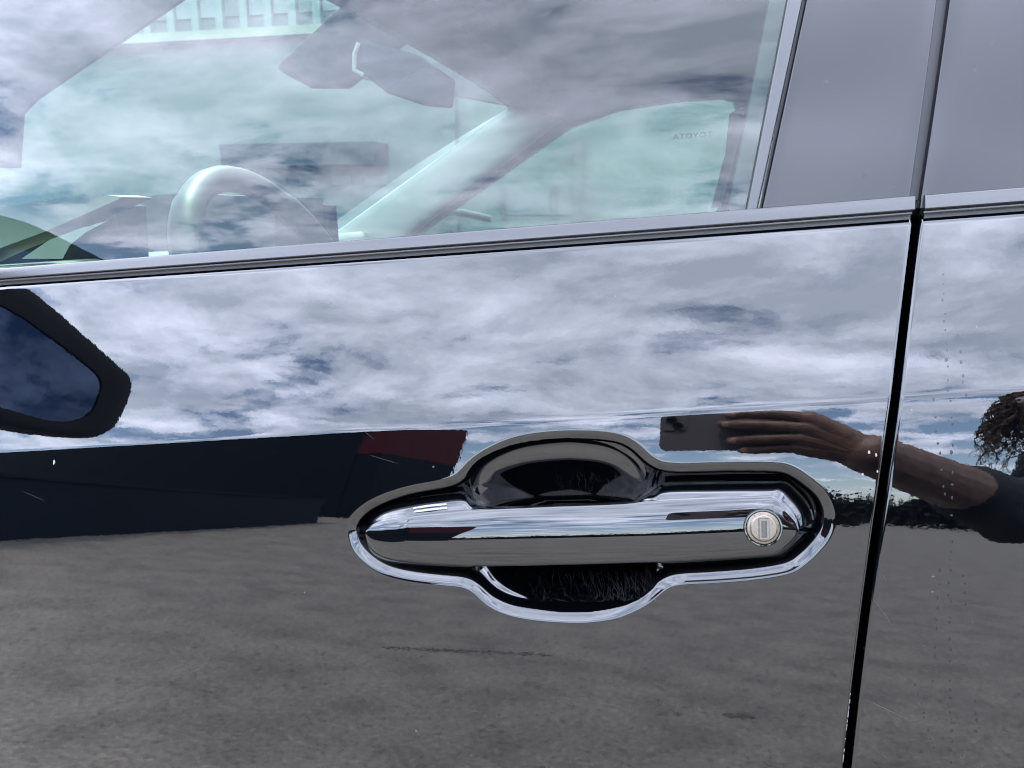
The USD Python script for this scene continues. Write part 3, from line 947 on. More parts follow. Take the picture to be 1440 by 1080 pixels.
def belt_sweep(x0, x1, sec, n=70):
    x = np.linspace(x0, x1, n)
    return loft(np.stack([np.stack([x, belt_y(x) - o, belt_z(x) + w], 1) for o, w in sec], 1))


circle = lambda o, w, r, k=12: [(o + r * math.cos(a), w + r * math.sin(a)) for a in np.linspace(0, 2 * math.pi, k, endpoint=False)]
xg0 = float(gap_x(1.117))
ends = at_height(np.array([[1283.0, 280.0], [1297.0, 276.0]]), np.array([0.0, 0.0]))[:, 0]
for (xa, xb), which in (((-1.12, ends[0]), "front"), ((ends[1], 1.0), "rear")):
    B = obj("belt_moulding", belt_sweep(xa, xb, SEC), SATIN, CAR, smooth=38, label="satin black belt moulding along the %s door" % which)
    obj("rubber_lip", belt_sweep(xa, xb - 0.001 if which == "front" else xb, circle(-0.0004, 0.0016, 0.00085)), RUBBER, B, smooth=True)
    obj("channel", belt_sweep(xa + 0.001, xb - 0.001, [(-0.0022, -0.004), (-0.0022, 0.0034), (-0.011, 0.0034), (-0.011, -0.004)]), BLACKHOLE, B)

# ------------------------------------------------------------------ cabin, roof, far side, wing mirror
def bar(name, px, y, r, m, parent=CAR, smooth=True, **kw):
    p = np.array([at_y(float(a), float(b), yy)[0] if np.ndim(at_y(float(a), float(b), yy)) > 1 else at_y(float(a), float(b), yy) for (a, b), yy in zip(px, y)])
    return obj(name, tube(p, r, 14), m, parent, smooth=smooth, **kw)


def slab(name, pxs, y, thick, m, parent=CAR, holes=(), extra=None, label=None):
    """A plate cut along a traced outline, standing at depth y."""
    q = np.array([at_y(float(a), float(b), y).ravel() for a, b in pxs])[:, [0, 2]]
    poly = sg.Polygon(q)
    if extra is not None:
        poly = extra
    for h in holes:
        poly = poly.difference(sg.Polygon(np.array([at_y(float(a), float(b), y).ravel() for a, b in h])[:, [0, 2]]))
    poly = max(getattr(poly, "geoms", [poly]), key=lambda g: g.area)
    m_ = trimesh.creation.extrude_polygon(poly, thick, engine="earcut")
    v = m_.vertices.copy()
    m_.vertices = np.stack([v[:, 0], y + thick - v[:, 2], v[:, 1]], 1)
    if m_.volume < 0:
        m_.invert()
    return obj(name, m_, m, parent, label=label)


YF = 1.90                                                      # depth of the passenger side
win = [(575, 345), (590, 327), (700, 248), (800, 178), (870, 153), (950, 141), (1018, 136), (1032, 141), (1037, 155), (1034, 180), (998, 345)]
screen_edge = [(440, 350), (720, 149), (640, 60), (300, -120), (-900, -120), (-900, 350)]
outer = sg.box(-1.45, 0.35, 1.6, 1.47)
wsx = np.array([at_y(float(a), float(b), YF).ravel() for a, b in [(447, 345), (716, 152)]])[:, [0, 2]]
k_ = (wsx[1] - wsx[0]) / np.linalg.norm(wsx[1] - wsx[0])
cutp = sg.Polygon([wsx[0] - k_ * 0.35, wsx[1] + k_ * 0.01, wsx[1] + k_ * 0.01 + [-2, 0.4], wsx[0] - k_ * 0.35 + [-2, 0.4]])
slab("far_side_trim", None or win, YF, 0.05, HEADLINER, holes=(win,), extra=outer.difference(cutp))
# far window
q = np.array([at_y(float(a), float(b), YF + 0.03).ravel() for a, b in win])[:, [0, 2]]
slab("far_window", win, YF + 0.022, 0.003, GLASS2, extra=sg.Polygon(q).buffer(0.006))
# passenger pillar trim: a rounded padded strip along the windscreen
A0, A1 = at_y(447.0, 345.0, YF - 0.03).ravel(), at_y(722.0, 147.0, YF - 0.03).ravel()
B0, B1 = at_y(560.0, 345.0, YF - 0.03).ravel(), at_y(790.0, 170.0, YF - 0.03).ravel()
secs = []
for t in np.linspace(-0.25, 1.0, 26):
    a, b = A0 + (A1 - A0) * t, B0 + (B1 - B0) * t
    w = b - a; L = np.linalg.norm(w); w /= L
    th = np.linspace(0, 2 * np.pi, 20, endpoint=False)
    ring_ = []
    for h in th:
        c, s = math.cos(h), math.sin(h)
        ring_.append((a + b) / 2 + w * (L / 2) * np.sign(c) * abs(c) ** 0.5 + np.array([0, -1, 0]) * 0.028 * np.sign(s) * abs(s) ** 0.7)
    secs.append(ring_)
obj("pillar_cover", loft(secs), TRIM_PALE, CAR, smooth=60, label="pale passenger side windscreen pillar cover")
slab("pillar_light_trim", [(1026, 160), (1044, 150), (1048, 165), (1014, 292), (1000, 292), (1020, 215)], YF - 0.012, 0.012, TRIM_PALE)
# windscreen
def screen(u, t):
    """u: -1 driver side .. 1 passenger side; t: 0 cowl .. 1 header."""
    u, t = np.asarray(u, float), np.asarray(t, float)
    low = np.stack([-1.22 + 0.16 * u ** 2, 1.29 + 0.62 * u, 0.99 + 0 * u], -1)
    top = np.stack([-0.392 - 0.036 * u ** 2, 1.29 + 0.61 * u, 1.352 + 0.010 * u ** 2], -1)
    p = low * (1 - t[..., None]) + top * t[..., None]
    p[..., 2] += 0.03 * t * (1 - t) * 4 * 0.5
    return p


uu, tt = np.meshgrid(np.linspace(-1, 1, 25), np.linspace(0, 1, 16))
door_skin("windscreen", screen(uu, tt), GLASS2, CAR)
hd_ = np.linspace(-1, 1, 25)
head = screen(hd_, np.ones(25))
rowz = lambda dx, dz: head + np.array([dx, 0, dz])
obj("header_rail", loft(np.stack([rowz(-0.015, 0.0), rowz(0.0, 0.02), rowz(0.10, 0.035), rowz(0.10, 0.0), rowz(0.02, -0.012)], 1)), CABIN, CAR)
xr_ = np.linspace(-0.37, 1.55, 20); yr_ = np.linspace(0.60, 1.98, 24)
XX, YY = np.meshgrid(xr_, yr_)
ZZ = 1.415 - 0.03 * ((YY - 1.29) / 0.69) ** 2 + 0.03 * np.sin((XX + 0.37) / 1.92 * np.pi)
top_ = np.stack([XX, YY, ZZ + 0.05], -1).reshape(-1, 3); bot_ = np.stack([XX, YY, ZZ], -1).reshape(-1, 3)
obj("roof_panel", (top_, grid_faces(24, 20)), PAINT, CAR, smooth=True)
obj("headliner", (bot_, grid_faces(24, 20)), HEADLINER, CAR, smooth=True)
# near roof rail and the driver side pillar
xs_ = np.linspace(-0.45, 1.5, 30)
obj("roof_rail", tube(np.stack([xs_, G(xs_, np.full(30, 1.475)) + 0.035, np.full(30, 1.482) - 0.10 * np.clip(-0.25 - xs_, 0, 1) ** 1.0], 1), 0.035, 14), PAINT, CAR, smooth=True)
slab("driver_pillar_cover", [(-60, 236), (24, 236), (29, 160), (48, 140), (262, -6), (420, -112), (420, -260), (-500, -260), (-500, 200)], 0.64, 0.005, CABIN)
# dashboard
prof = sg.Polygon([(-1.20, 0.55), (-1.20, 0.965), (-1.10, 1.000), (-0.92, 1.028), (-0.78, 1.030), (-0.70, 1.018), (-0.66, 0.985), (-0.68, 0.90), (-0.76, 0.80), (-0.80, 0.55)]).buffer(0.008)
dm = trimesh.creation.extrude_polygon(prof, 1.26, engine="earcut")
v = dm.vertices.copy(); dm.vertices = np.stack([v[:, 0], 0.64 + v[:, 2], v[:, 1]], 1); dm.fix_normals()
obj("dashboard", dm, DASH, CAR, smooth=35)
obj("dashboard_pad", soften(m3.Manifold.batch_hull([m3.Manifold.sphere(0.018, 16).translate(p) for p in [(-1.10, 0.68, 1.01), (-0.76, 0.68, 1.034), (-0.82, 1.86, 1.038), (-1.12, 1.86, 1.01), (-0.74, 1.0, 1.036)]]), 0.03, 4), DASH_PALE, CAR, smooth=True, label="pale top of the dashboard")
hood_px = [(150, 281), (250, 272), (385, 277), (388, 352), (120, 352)]
slab("instrument_hood", hood_px, 1.04, 0.16, DASH, CAR)
slab("centre_screen", [(385, 277), (462, 289), (467, 352), (380, 352)], 1.22, 0.03, BLUEPL, CAR)
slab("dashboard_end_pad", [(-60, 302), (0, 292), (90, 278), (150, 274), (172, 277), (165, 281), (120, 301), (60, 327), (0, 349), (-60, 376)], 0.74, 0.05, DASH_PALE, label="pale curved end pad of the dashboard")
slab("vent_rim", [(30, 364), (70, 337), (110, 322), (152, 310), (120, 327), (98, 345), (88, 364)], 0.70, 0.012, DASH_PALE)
obj("door_top_pad", soften(hulls([[(np.array([-1.05, 0.60, 1.00]), 0.03), (np.array([0.0, 0.57, 1.065]), 0.028)]]), 0.02, 3), CABIN, CAR, smooth=True)
slab("quarter_trim", [(-60, 365), (0, 340), (120, 296), (165, 280), (190, 290), (195, 372), (-60, 400)], 0.84, 0.02, BLUEPL, CAR)
# steering wheel
wc = at_y(408.0, 424.0, 0.93).ravel()
ax = np.array([0.90, 0.0, 0.43]); ax /= np.linalg.norm(ax)
wu = np.array([-0.43, 0.0, 0.90]); wu /= np.linalg.norm(wu); wv = np.cross(ax, wu)
th = np.linspace(0, 2 * np.pi, 73)[:-1]
rw = 0.182
c_ = wc + rw * (np.cos(th)[:, None] * wv + np.sin(th)[:, None] * wu)
tb = np.linspace(0, 2 * np.pi, 16, endpoint=False)
rim = []
for k, h in enumerate(th):
    rd = math.cos(h) * wv + math.sin(h) * wu
    rr = 0.0175 + 0.0025 * (abs(math.cos(h)) > 0.6)
    rim.append(c_[k] + rr * (np.cos(tb)[:, None] * rd + np.sin(tb)[:, None] * ax))
rim = np.concatenate(rim + [rim[0]])
WHEEL = obj("steering_wheel", (rim[:-16], np.concatenate([np.concatenate([np.stack([k * 16 + tb_, k * 16 + (tb_ + 1) % 16, ((k + 1) % 72) * 16 + (tb_ + 1) % 16], -1), np.stack([k * 16 + tb_, ((k + 1) % 72) * 16 + (tb_ + 1) % 16, ((k + 1) % 72) * 16 + tb_], -1)]) for k in range(72) for tb_ in [np.arange(16)]])), LEATHER, CAR, smooth=True, label="grey leather steering wheel")
obj("airbag_pad", soften(m3.Manifold.batch_hull([m3.Manifold.sphere(0.02, 16).translate(list(map(float, wc - ax * 0.02 + wv * a + wu * b))) for a, b in ((-0.075, 0.045), (0.075, 0.045), (-0.06, -0.06), (0.06, -0.06))]), 0.015, 6), DASH, WHEEL, smooth=True)
for a in (1, -1):
    obj("spoke", soften(hulls([[(wc - ax * 0.02 + wv * a * 0.07 + wu * 0.01, 0.022), (wc + wv * a * rw + wu * 0.0, 0.014)]]), 0.012, 3), LEATHER, WHEEL, smooth=True)
obj("spoke", soften(hulls([[(wc - ax * 0.02 - wu * 0.05, 0.022), (wc - wu * rw, 0.014)]]), 0.012, 3), LEATHER, WHEEL, smooth=True)
for a in (0.55, 2.59):
    rd = math.cos(a) * wv + math.sin(a) * wu
    obj("rim_seam", tube(np.array([wc + rw * rd + 0.0182 * (math.cos(q) * rd + math.sin(q) * ax) for q in np.linspace(0, 2 * math.pi, 21)]), 0.0008, 6), CABIN, WHEEL)
# rear-view mirror and its sensor shroud
def blob(px, y, r, m, name, parent=CAR, **kw):
    pts = [at_y(float(a), float(b), yy).ravel() for a, b in px for yy in y]
    h = m3.Manifold.batch_hull([m3.Manifold.sphere(r, 16).translate(list(map(float, p))) for p in pts])
    return obj(name, soften(h, 0.012, 4), m, parent, smooth=40, **kw)


RV = blob([(512, 62), (588, 84), (634, 116), (632, 146), (600, 143), (548, 126), (515, 100)], (1.24, 1.28), 0.007, BLUEPL, "rear_view_mirror", label="dark rear view mirror under the header")
blob([(398, 95), (440, 118), (490, 118), (560, 60), (600, 30), (540, -10), (500, 0)], (1.27, 1.36), 0.008, CABIN, "sensor_shroud")
bar("mirror_stalk", [(505, 60), (499, 75), (498, 98), (512, 106)], [1.235] * 4, 0.004, TRIM_PALE, RV)
# far wing mirror, a loop of pale trim
bar("far_mirror_arm", [(598, 320), (606, 306), (625, 299), (650, 299), (690, 308)], [2.02] * 5, 0.010, TRIM_PALE)
# closing the cabin
obj("cabin_floor", box((2.9, 1.44, 0.04), (0.15, 1.27, 0.34)), CABIN, CAR)
obj("firewall", box((0.04, 1.40, 0.62), (-1.24, 1.27, 0.68)), CABIN, CAR)
obj("rear_bulkhead", box((0.04, 1.40, 1.1), (1.56, 1.27, 0.92)), CABIN, CAR)
obj("door_card", box((2.0, 0.03, 0.66), (-0.10, 0.58, 0.72)), CABIN, CAR)
for y in (0.98, 1.60):
    S = obj("seat", box((0.52, 0.50, 0.16), (0.12, y, 0.62), bevel=0.06), CABIN, CAR, smooth=True)
    bk = box((0.16, 0.50, 0.62), (0, 0, 0.33), bevel=0.06)
    bk.apply_transform(trimesh.transformations.rotation_matrix(0.30, [0, 1, 0])); bk.apply_translation((0.36, y, 0.64))
    obj("backrest", bk, CABIN, S, smooth=True)
    obj("headrest", box((0.10, 0.26, 0.17), (0.60, y, 1.30), bevel=0.045), CABIN, S, smooth=True)

# wing mirror on the door, mirrored in paint and glass
MO = [(0.44, 1.10), (0.43, 1.165), (0.39, 1.182), (0.345, 1.187), (0.312, 1.184), (0.252, 1.174), (0.202, 1.164), (0.180, 1.159), (0.168, 1.143), (0.163, 1.106), (0.163, 1.077), (0.172, 1.062), (0.200, 1.048), (0.239, 1.036), (0.285, 1.026), (0.36, 1.020), (0.42, 1.035)]
MI = [(0.415, 1.10), (0.405, 1.140), (0.370, 1.150), (0.331, 1.1535), (0.278, 1.149), (0.222, 1.140), (0.207, 1.130), (0.1985, 1.093), (0.204, 1.076), (0.217, 1.062), (0.240, 1.0535), (0.296, 1.044), (0.36, 1.043), (0.405, 1.06)]


def mirror_pt(y, z, back=0.0):
    x = -0.70 - (y - 0.2) * 0.213
    return np.stack([x - back * 0.978, y - back * 0.208, z], -1)


def smooth_loop(p, n=96, it=1):
    q = np.array(p, float); q = np.vstack([q, q[:1]])
    s = np.concatenate([[0], np.cumsum(np.linalg.norm(np.diff(q, axis=0), axis=1))])
    t = np.linspace(0, s[-1], n, endpoint=False)
    r = np.stack([np.interp(t, s, q[:, k]) for k in (0, 1)], 1)
    for _ in range(it):
        r = (np.roll(r, 1, 0) + 2 * r + np.roll(r, -1, 0)) / 4
    return r


mo, mi = smooth_loop(MO), smooth_loop(MI)
mc = mo.mean(0)
# match the inner loop's start to the outer loop
def resort(loop, ref):
    a = np.arctan2(loop[:, 1] - mc[1], loop[:, 0] - mc[0]); b = np.arctan2(ref[:, 1] - mc[1], ref[:, 0] - mc[0])
    from numpy import interp as ip
    o = np.argsort(a)
    aa = np.concatenate([a[o] - 2 * np.pi, a[o], a[o] + 2 * np.pi])
    return np.stack([ip(b, aa, np.tile(loop[o, k], 3)) for k in (0, 1)], 1)


mi2 = resort(mi, mo)
rings = []
for f_, bk_ in ((1.0, 0.012), (1.0, 0.0), ):
    pass
rim_in_deep = mirror_pt(mi2[:, 0], mi2[:, 1], 0.010)
rim_in = mirror_pt(mi2[:, 0], mi2[:, 1], 0.002)
rim_mid = mirror_pt(*((mo * 0.6 + mi2 * 0.4).T), -0.001)
rim_o = mirror_pt(*mo.T, 0.003)
hr = [rim_in_deep, rim_in, rim_mid, rim_o]
for s_, bk_ in ((1.03, 0.02), (1.0, 0.05), (0.88, 0.085), (0.62, 0.115), (0.30, 0.13)):
    hr.append(mirror_pt(*(mc + (mo - mc) * s_).T, bk_))
WM = obj("wing_mirror", loft(np.stack(hr), closed=True, cap=True), HOUSING, CAR, smooth=50, label="black wing mirror housing mirrored in the door")
mg = trimesh.creation.extrude_polygon(sg.Polygon(mi).buffer(-0.0005), 0.002, engine="earcut")
vv = mg.vertices.copy()
mg.vertices = np.array([mirror_pt(p[0], p[1], 0.007 - p[2]) for p in vv])
mg.fix_normals()
obj("mirror_glass", mg, MIRROR, WM)
obj("mirror_arm", soften(hulls([[(mirror_pt(0.40, 1.06, 0.05), 0.030), (np.array([-0.80, 0.53, 1.055]), 0.032)]]), 0.02, 3), HOUSING, WM, smooth=True)

# ------------------------------------------------------------------ small marks: scratches, chips, dried drops, lettering
def Ydoor(x, z):
    return F(x, z) + recess(x, z)


def on_door(px, py, lift=0.0):
    d = ray(np.array([px], float), np.array([py], float))
    t = np.full(1, 0.36)
    for _ in range(400):                     # march, then refine: the recess is not monotonic along the ray
        p = EYE + d * t[:, None]
        g = Ydoor(p[:, 0], p[:, 2]) - p[:, 1]
        if g[0] < 0.0001:
            break
        t = t + np.maximum(g * 0.35, 0.00008)
    return (EYE + d * t[:, None])[0] - np.array([0, lift, 0])


def scratch(p0, p1, r, m, parent, name="scratch", n=12, bow=0.0):
    P = np.linspace(p0, p1, n)
    P[:, 0] += bow * np.sin(np.linspace(0, np.pi, n))
    P = np.array([on_door(a, b, 0.0) for a, b in P])
    rr = r * np.sin(np.linspace(0.15, np.pi - 0.15, n)) ** 0.6
    return tube(P, rr, 4)


RS = np.random.default_rng(5)
fine_marks = []
for k in range(300):                        # finger-nail scratches in the lower scoop
    x = 700 + 222 * RS.beta(3.0, 1.3); y = RS.uniform(800, 842)
    ang = rad(RS.normal(72, 20)); L = RS.uniform(6, 34)
    a = np.array([x, y]); b = a + L * np.array([math.cos(ang), math.sin(ang)]) * (1 if RS.random() < 0.75 else np.array([-1, 1]))
    b[1] = min(b[1], 846); a[0] = min(a[0], 924); b[0] = min(b[0], 922)
    fine_marks.append(scratch(a, b, RS.uniform(0.000014, 0.00004), SCRATCH, DOOR, n=6, bow=RS.normal(0, 2)))
for k in range(40):                          # a few in the upper scoop
    x = RS.uniform(780, 900); y = RS.uniform(660, 690); L = RS.uniform(8, 26); ang = rad(RS.normal(80, 22))
    a = np.array([x, y]); fine_marks.append(scratch(a, a + L * np.array([math.cos(ang), math.sin(ang)]), 0.000018, SCRATCH, DOOR, n=6))
tag(obj("scoop_scratches", trimesh.util.concatenate(fine_marks), SCRATCH, DOOR, smooth=True), kind="stuff")
for a, b, r in (((1229, 843), (1256, 881), 0.00007), ((1216, 983), (1288, 1017), 0.00008), ((1240, 806), (1247, 818), 0.00005), ((1222, 1046), (1256, 1074), 0.00004)):
    obj("scratch", scratch(np.array(a, float), np.array(b, float), r, SCRATCH, REAR), SCRATCH, REAR, smooth=True)
for a, b in (((30, 690), (62, 704)), ((505, 600), (526, 618)), ((520, 640), (560, 652))):
    obj("scratch", scratch(np.array(a, float), np.array(b, float), 0.00005, SCRATCH, DOOR), SCRATCH, DOOR, smooth=True)


def fleck(px, py, sx, sz, m, parent, name, th=0.00012, seed=0):
    c = on_door(px, py)
    r = np.random.default_rng(seed + int(px * 7 + py))
    n_ = F_normal(c[0:1], c[2:3])[0]
    u = np.cross([0, 0, 1.0], n_); u /= np.linalg.norm(u); w = np.cross(n_, u)
    th_ = np.linspace(0, 2 * np.pi, 9)[:-1]
    rad_ = r.uniform(0.6, 1.15, 8)
    ring_ = c + (np.cos(th_) * sx * rad_)[:, None] * u + (np.sin(th_) * sz * rad_)[:, None] * w
    v = np.vstack([ring_, c + n_ * th, ring_ - n_ * 0.0001])
    k = np.arange(8)
    f = np.vstack([np.stack([k, (k + 1) % 8, np.full(8, 8)], 1), np.stack([(k + 1) % 8, k, k + 9], 1)])
    t = trimesh.Trimesh(v, f, process=False)
    if np.dot(np.cross(v[1] - v[0], v[8] - v[0]), n_) < 0:
        t.invert()
    return t


for px, py, a, b in ((76, 650, 0.0011, 0.0019), (1213, 667, 0.0009, 0.0008), (1222, 636, 0.0007, 0.0011), (1232, 640, 0.0006, 0.0010), (1234, 663, 0.0005, 0.0009)):
    obj("paint_chip", fleck(px, py, a, b, CHIP, DOOR, "paint_chip"), CHIP, DOOR)
chips = []
for k in range(70):                          # worn paint along the shut edge
    py = RS.choice([RS.uniform(975, 1078), RS.uniform(1000, 1078), RS.uniform(900, 1078)])
    z = float(np.interp(py, GAP[:, 1], _g[:, 2])); x = float(gap_x(z)) - GAP_HALF - 0.00002
    s = RS.uniform(0.0002, 0.0007)
    e = trimesh.creation.icosphere(1, s); e.vertices *= [0.55, 0.8, RS.uniform(0.9, 2.4)]
    e.apply_translation([x - 0.0009 + 0.25 * s, F(x, z) + 0.0008, z]); chips.append(e)
tag(obj("edge_chips", trimesh.util.concatenate(chips), CHIP, DOOR), kind="stuff")
drops = []
for col, (xa, ya, xb, yb, n) in enumerate(((1325, 385, 1334, 545, 13), (1348, 475, 1358, 560, 6), (1322, 800, 1312, 960, 10), (1334, 790, 1338, 1075, 20), (1356, 810, 1358, 850, 4), (1371, 990, 1374, 1030, 4), (1286, 960, 1312, 1050, 8), (1312, 560, 1330, 700, 8), (1338, 560, 1340, 780, 12))):
    for k in range(n):
        t = (k + RS.uniform(-0.35, 0.35)) / max(n - 1, 1)
        px, py = xa + (xb - xa) * t + RS.normal(0, 1.2), ya + (yb - ya) * t
        drops.append(fleck(px, py, RS.uniform(0.0004, 0.0009), RS.uniform(0.0006, 0.0014), DRIP, REAR, "drop", th=0.00005, seed=k))
tag(obj("dried_drops", trimesh.util.concatenate(drops), DRIP, REAR), kind="stuff")
for px, py in ((1298, 905), (1353, 1062), (1094, 968)):
    q = np.linspace(math.pi * 1.05, math.pi * 1.95, 9)
    pts_ = np.array([on_door(px + 3.2 * math.cos(a), py - 4.0 * math.sin(a)) for a in q])
    p_ = REAR if px > 1240 else DOOR
    obj("drop_ring", tube(pts_, 0.00007, 4), SCRATCH, p_, smooth=True)
# smear of dirt on the lower lip
# lettering etched on the far window, read from outside, so mirrored here
ETCH = pmat("etched_lettering", (0.05, 0.06, 0.058), 0.8)
a, b = at_y(1002.0, 188.0, YF + 0.02).ravel(), at_y(946.0, 196.0, YF + 0.02).ravel()
tm = meshkit.text_mesh("TOYOTA", 0.0115, 0.0006)
v = tm.vertices; w_ = v[:, 0].max()
tm.vertices = np.stack([a[0] - v[:, 0] / w_ * (a[0] - b[0]), np.full(len(v), YF + 0.0185) + v[:, 2], a[2] + v[:, 1] - 0.006 - (v[:, 0] / w_) * 0.006], 1)
obj("window_lettering", tm, ETCH, CAR)

# ------------------------------------------------------------------ the photographer and the phone, mirrored in the door
SKIN = mat("skin", {
    "g": ("geometry", {}), "n": ("noise_texture", {"scale": 60.0, "detail": 4.0}),
    "r": ("rgb_ramp", {"ramp": [(0.35, (0.11, 0.060, 0.045)), (0.65, (0.20, 0.112, 0.082))]}),
    "p": ("principled_bsdf", {"roughness": 0.5, "subsurface_weight": 0.0}),
}, [("g.position", "n.vector"), ("n.fac", "r.fac"), ("r.color", "p.base_color")])
NAIL = pmat("nail", (0.48, 0.27, 0.22), 0.25)
NAVY = mat("navy_cloth", {
    "g": ("geometry", {}), "n": ("noise_texture", {"scale": 300.0, "detail": 3.0}), "b": ("bump", {"distance": 0.001}),
    "p": ("principled_bsdf", {"base_color": (0.010, 0.013, 0.022), "roughness": 0.9}),
}, [("g.position", "n.vector"), ("n.fac", "b.height"), ("b.normal", "p.normal")])
JEANS = pmat("dark_denim", (0.02, 0.03, 0.055), 0.9)
SHOE = pmat("dark_shoe", (0.02, 0.02, 0.02), 0.6)
HAIR = pmat("brown_hair", (0.085, 0.052, 0.030), 0.4)
EYEW = pmat("eye_white", (0.6, 0.58, 0.55), 0.2)
IRIS = pmat("iris", (0.03, 0.02, 0.012), 0.15)
LIP = pmat("lips", (0.34, 0.13, 0.115), 0.45)
PHONE = pmat("phone_back", (0.19, 0.165, 0.185), 0.35)
PHONE_EDGE = pmat("phone_edge", (0.12, 0.12, 0.13), 0.3, 1.0)
LENS = pmat("lens_glass", (0.004, 0.005, 0.008), 0.05)
SCREEN = pmat("phone_screen", (0.01, 0.01, 0.012), 0.1)


def ph(a, b, c=0.0):
    """Phone frame: a to the right, b up, c towards the car, from the lens."""
    return EYE + RGT * a + UPV * b + FWD * c


def rounded_plate(x0, y0, x1, y1, r, z0, z1):
    cs = sg.box(x0 + r, y0 + r, x1 - r, y1 - r).buffer(r, quad_segs=8)
    m = trimesh.creation.extrude_polygon(cs, z1 - z0, engine="earcut")
    m.apply_translation([0, 0, z0])
    return m


def in_phone(m):
    v = np.asarray(m.vertices)
    m.vertices = ph(v[:, :1], v[:, 1:2], v[:, 2:])
    if m.volume < 0:
        m.invert()
    return m


PH = thing("smartphone", "smartphone held up sideways to photograph the door handle", "phone", EYE)
obj("body", in_phone(rounded_plate(-0.0135, -0.0585, 0.1330, 0.0130, 0.010, -0.0120, -0.0045)), PHONE, PH)
obj("frame", in_phone(rounded_plate(-0.0140, -0.0590, 0.1335, 0.0135, 0.0105, -0.0112, -0.0053)), PHONE_EDGE, PH)
obj("screen", in_phone(rounded_plate(-0.0105, -0.0555, 0.1300, 0.0100, 0.008, -0.0126, -0.0118)), SCREEN, PH)
CB = obj("camera_bump", in_phone(rounded_plate(-0.0110, -0.0210, 0.0190, 0.0105, 0.006, -0.0050, -0.0032)), PHONE, PH)
for (a, b) in ((0.0, 0.0), (0.0085, -0.0115)):
    lens = trimesh.creation.cylinder(radius=0.0056, height=0.0018, sections=32); lens.apply_translation([a, b, -0.0026])
    rg_ = trimesh.creation.annulus(0.0054, 0.0066, 0.0018, sections=32); rg_.apply_translation([a, b, -0.0023])
    obj("lens", in_phone(lens), LENS, CB); obj("lens_ring", in_phone(rg_), PHONE_EDGE, CB)

# joints of the body (metres)
WRIST = ph(0.222, -0.066, 0.004)
ELBOW = np.array([0.485, -0.21, 0.980])
SH_R, NECK, SH_L = np.array([0.800, -0.32, 1.135]), np.array([0.785, -0.455, 1.200]), np.array([0.775, -0.64, 1.150])
HEAD = np.array([0.690, -0.425, 1.318])
LOOK = np.array([-0.86, 0.48, -0.16]); LOOK /= np.linalg.norm(LOOK)
HSIDE = np.cross(LOOK, [0, 0, 1.0]); HSIDE /= np.linalg.norm(HSIDE)      # her right
HUP = np.cross(HSIDE, LOOK)
CHEST, WAIST = np.array([0.865, -0.49, 1.03]), np.array([0.960, -0.515, 0.88])
HIP = np.array([1.01, -0.53, 0.78])
fr = np.array([0.37, 0.93, 0]) / 1.001
HIP_R, HIP_L = HIP + fr * 0.085, HIP - fr * 0.085
KN_R, KN_L = np.array([0.955, -0.42, 0.42]), np.array([0.92, -0.64, 0.42])
AN_R, AN_L = np.array([1.00, -0.41, 0.075]), np.array([0.97, -0.66, 0.075])
toe = np.array([-0.93, 0.37, 0]) * 0.14
EL_L, WR_L = np.array([0.86, -0.73, 0.91]), np.array([0.83, -0.69, 0.70])
PALM = ph(0.175, -0.036, 0.006)
# right hand: knuckles and fingers lie over the back of the phone, thumb on the screen side
knuck = [ph(0.158, -0.006, 0.010), ph(0.156, -0.022, 0.012), ph(0.152, -0.038, 0.011), ph(0.146, -0.053, 0.008)]
tips = [(ph(0.120, 0.004, 0.013), ph(0.094, 0.006, 0.009), ph(0.070, 0.006, 0.0048)),
        (ph(0.116, -0.016, 0.015), ph(0.088, -0.013, 0.011), ph(0.063, -0.011, 0.0048)),
        (ph(0.116, -0.038, 0.013), ph(0.093, -0.040, 0.010), ph(0.074, -0.041, 0.0048)),
        (ph(0.122, -0.055, 0.010), ph(0.104, -0.057, 0.008), ph(0.088, -0.058, 0.0045))]
rf = [0.0092, 0.0095, 0.0092, 0.0082]
chains = []
for kn, (a, b, c), r in zip(knuck, tips, rf):
    chains.append([(kn, r * 1.25), (a, r * 1.02), (b, r * 0.93), (c, r * 0.80)])
    chains.append([(WRIST, 0.025), (kn, r * 1.45)])
for k in range(3):
    chains.append([(knuck[k], 0.0105), (knuck[k + 1], 0.0102)])
thumb_root = ph(0.190, -0.030, -0.010)
chains += [[(WRIST, 0.021), (thumb_root, 0.013)], [(thumb_root, 0.0125), (ph(0.150, -0.014, -0.022), 0.0098), (ph(0.121, -0.010, -0.0215), 0.0084)], [(thumb_root, 0.013), (knuck[1], 0.010)]]
chains += [[(WRIST, 0.0325), (WRIST * 0.6 + ELBOW * 0.4, 0.041), (WRIST * 0.25 + ELBOW * 0.75, 0.046), (ELBOW, 0.044), (ELBOW * 0.5 + SH_R * 0.5, 0.042), (SH_R, 0.048)]]
hand_and_arm = chains
lhand = WR_L + np.array([-0.02, 0.01, -0.085])
body = [[(SH_L, 0.048), (EL_L, 0.040), (WR_L, 0.026)], [(WR_L, 0.024), (lhand, 0.026)]]
for k, s_ in enumerate((-0.026, -0.009, 0.009, 0.026)):
    b0 = lhand + fr * s_ * 0.9
    ln_ = (0.062, 0.072, 0.068, 0.052)[k]
    body.append([(b0, 0.0100), (b0 + np.array([-0.012, 0.004, -ln_ * 0.5]), 0.0085), (b0 + np.array([-0.004, 0.002, -ln_]), 0.0070)])
body.append([(WR_L + np.array([-0.012, 0.02, -0.03]), 0.013), (lhand + fr * 0.045 + np.array([-0.015, 0, 0.0]), 0.0095), (lhand + fr * 0.05 + np.array([-0.02, 0, -0.032]), 0.008)])
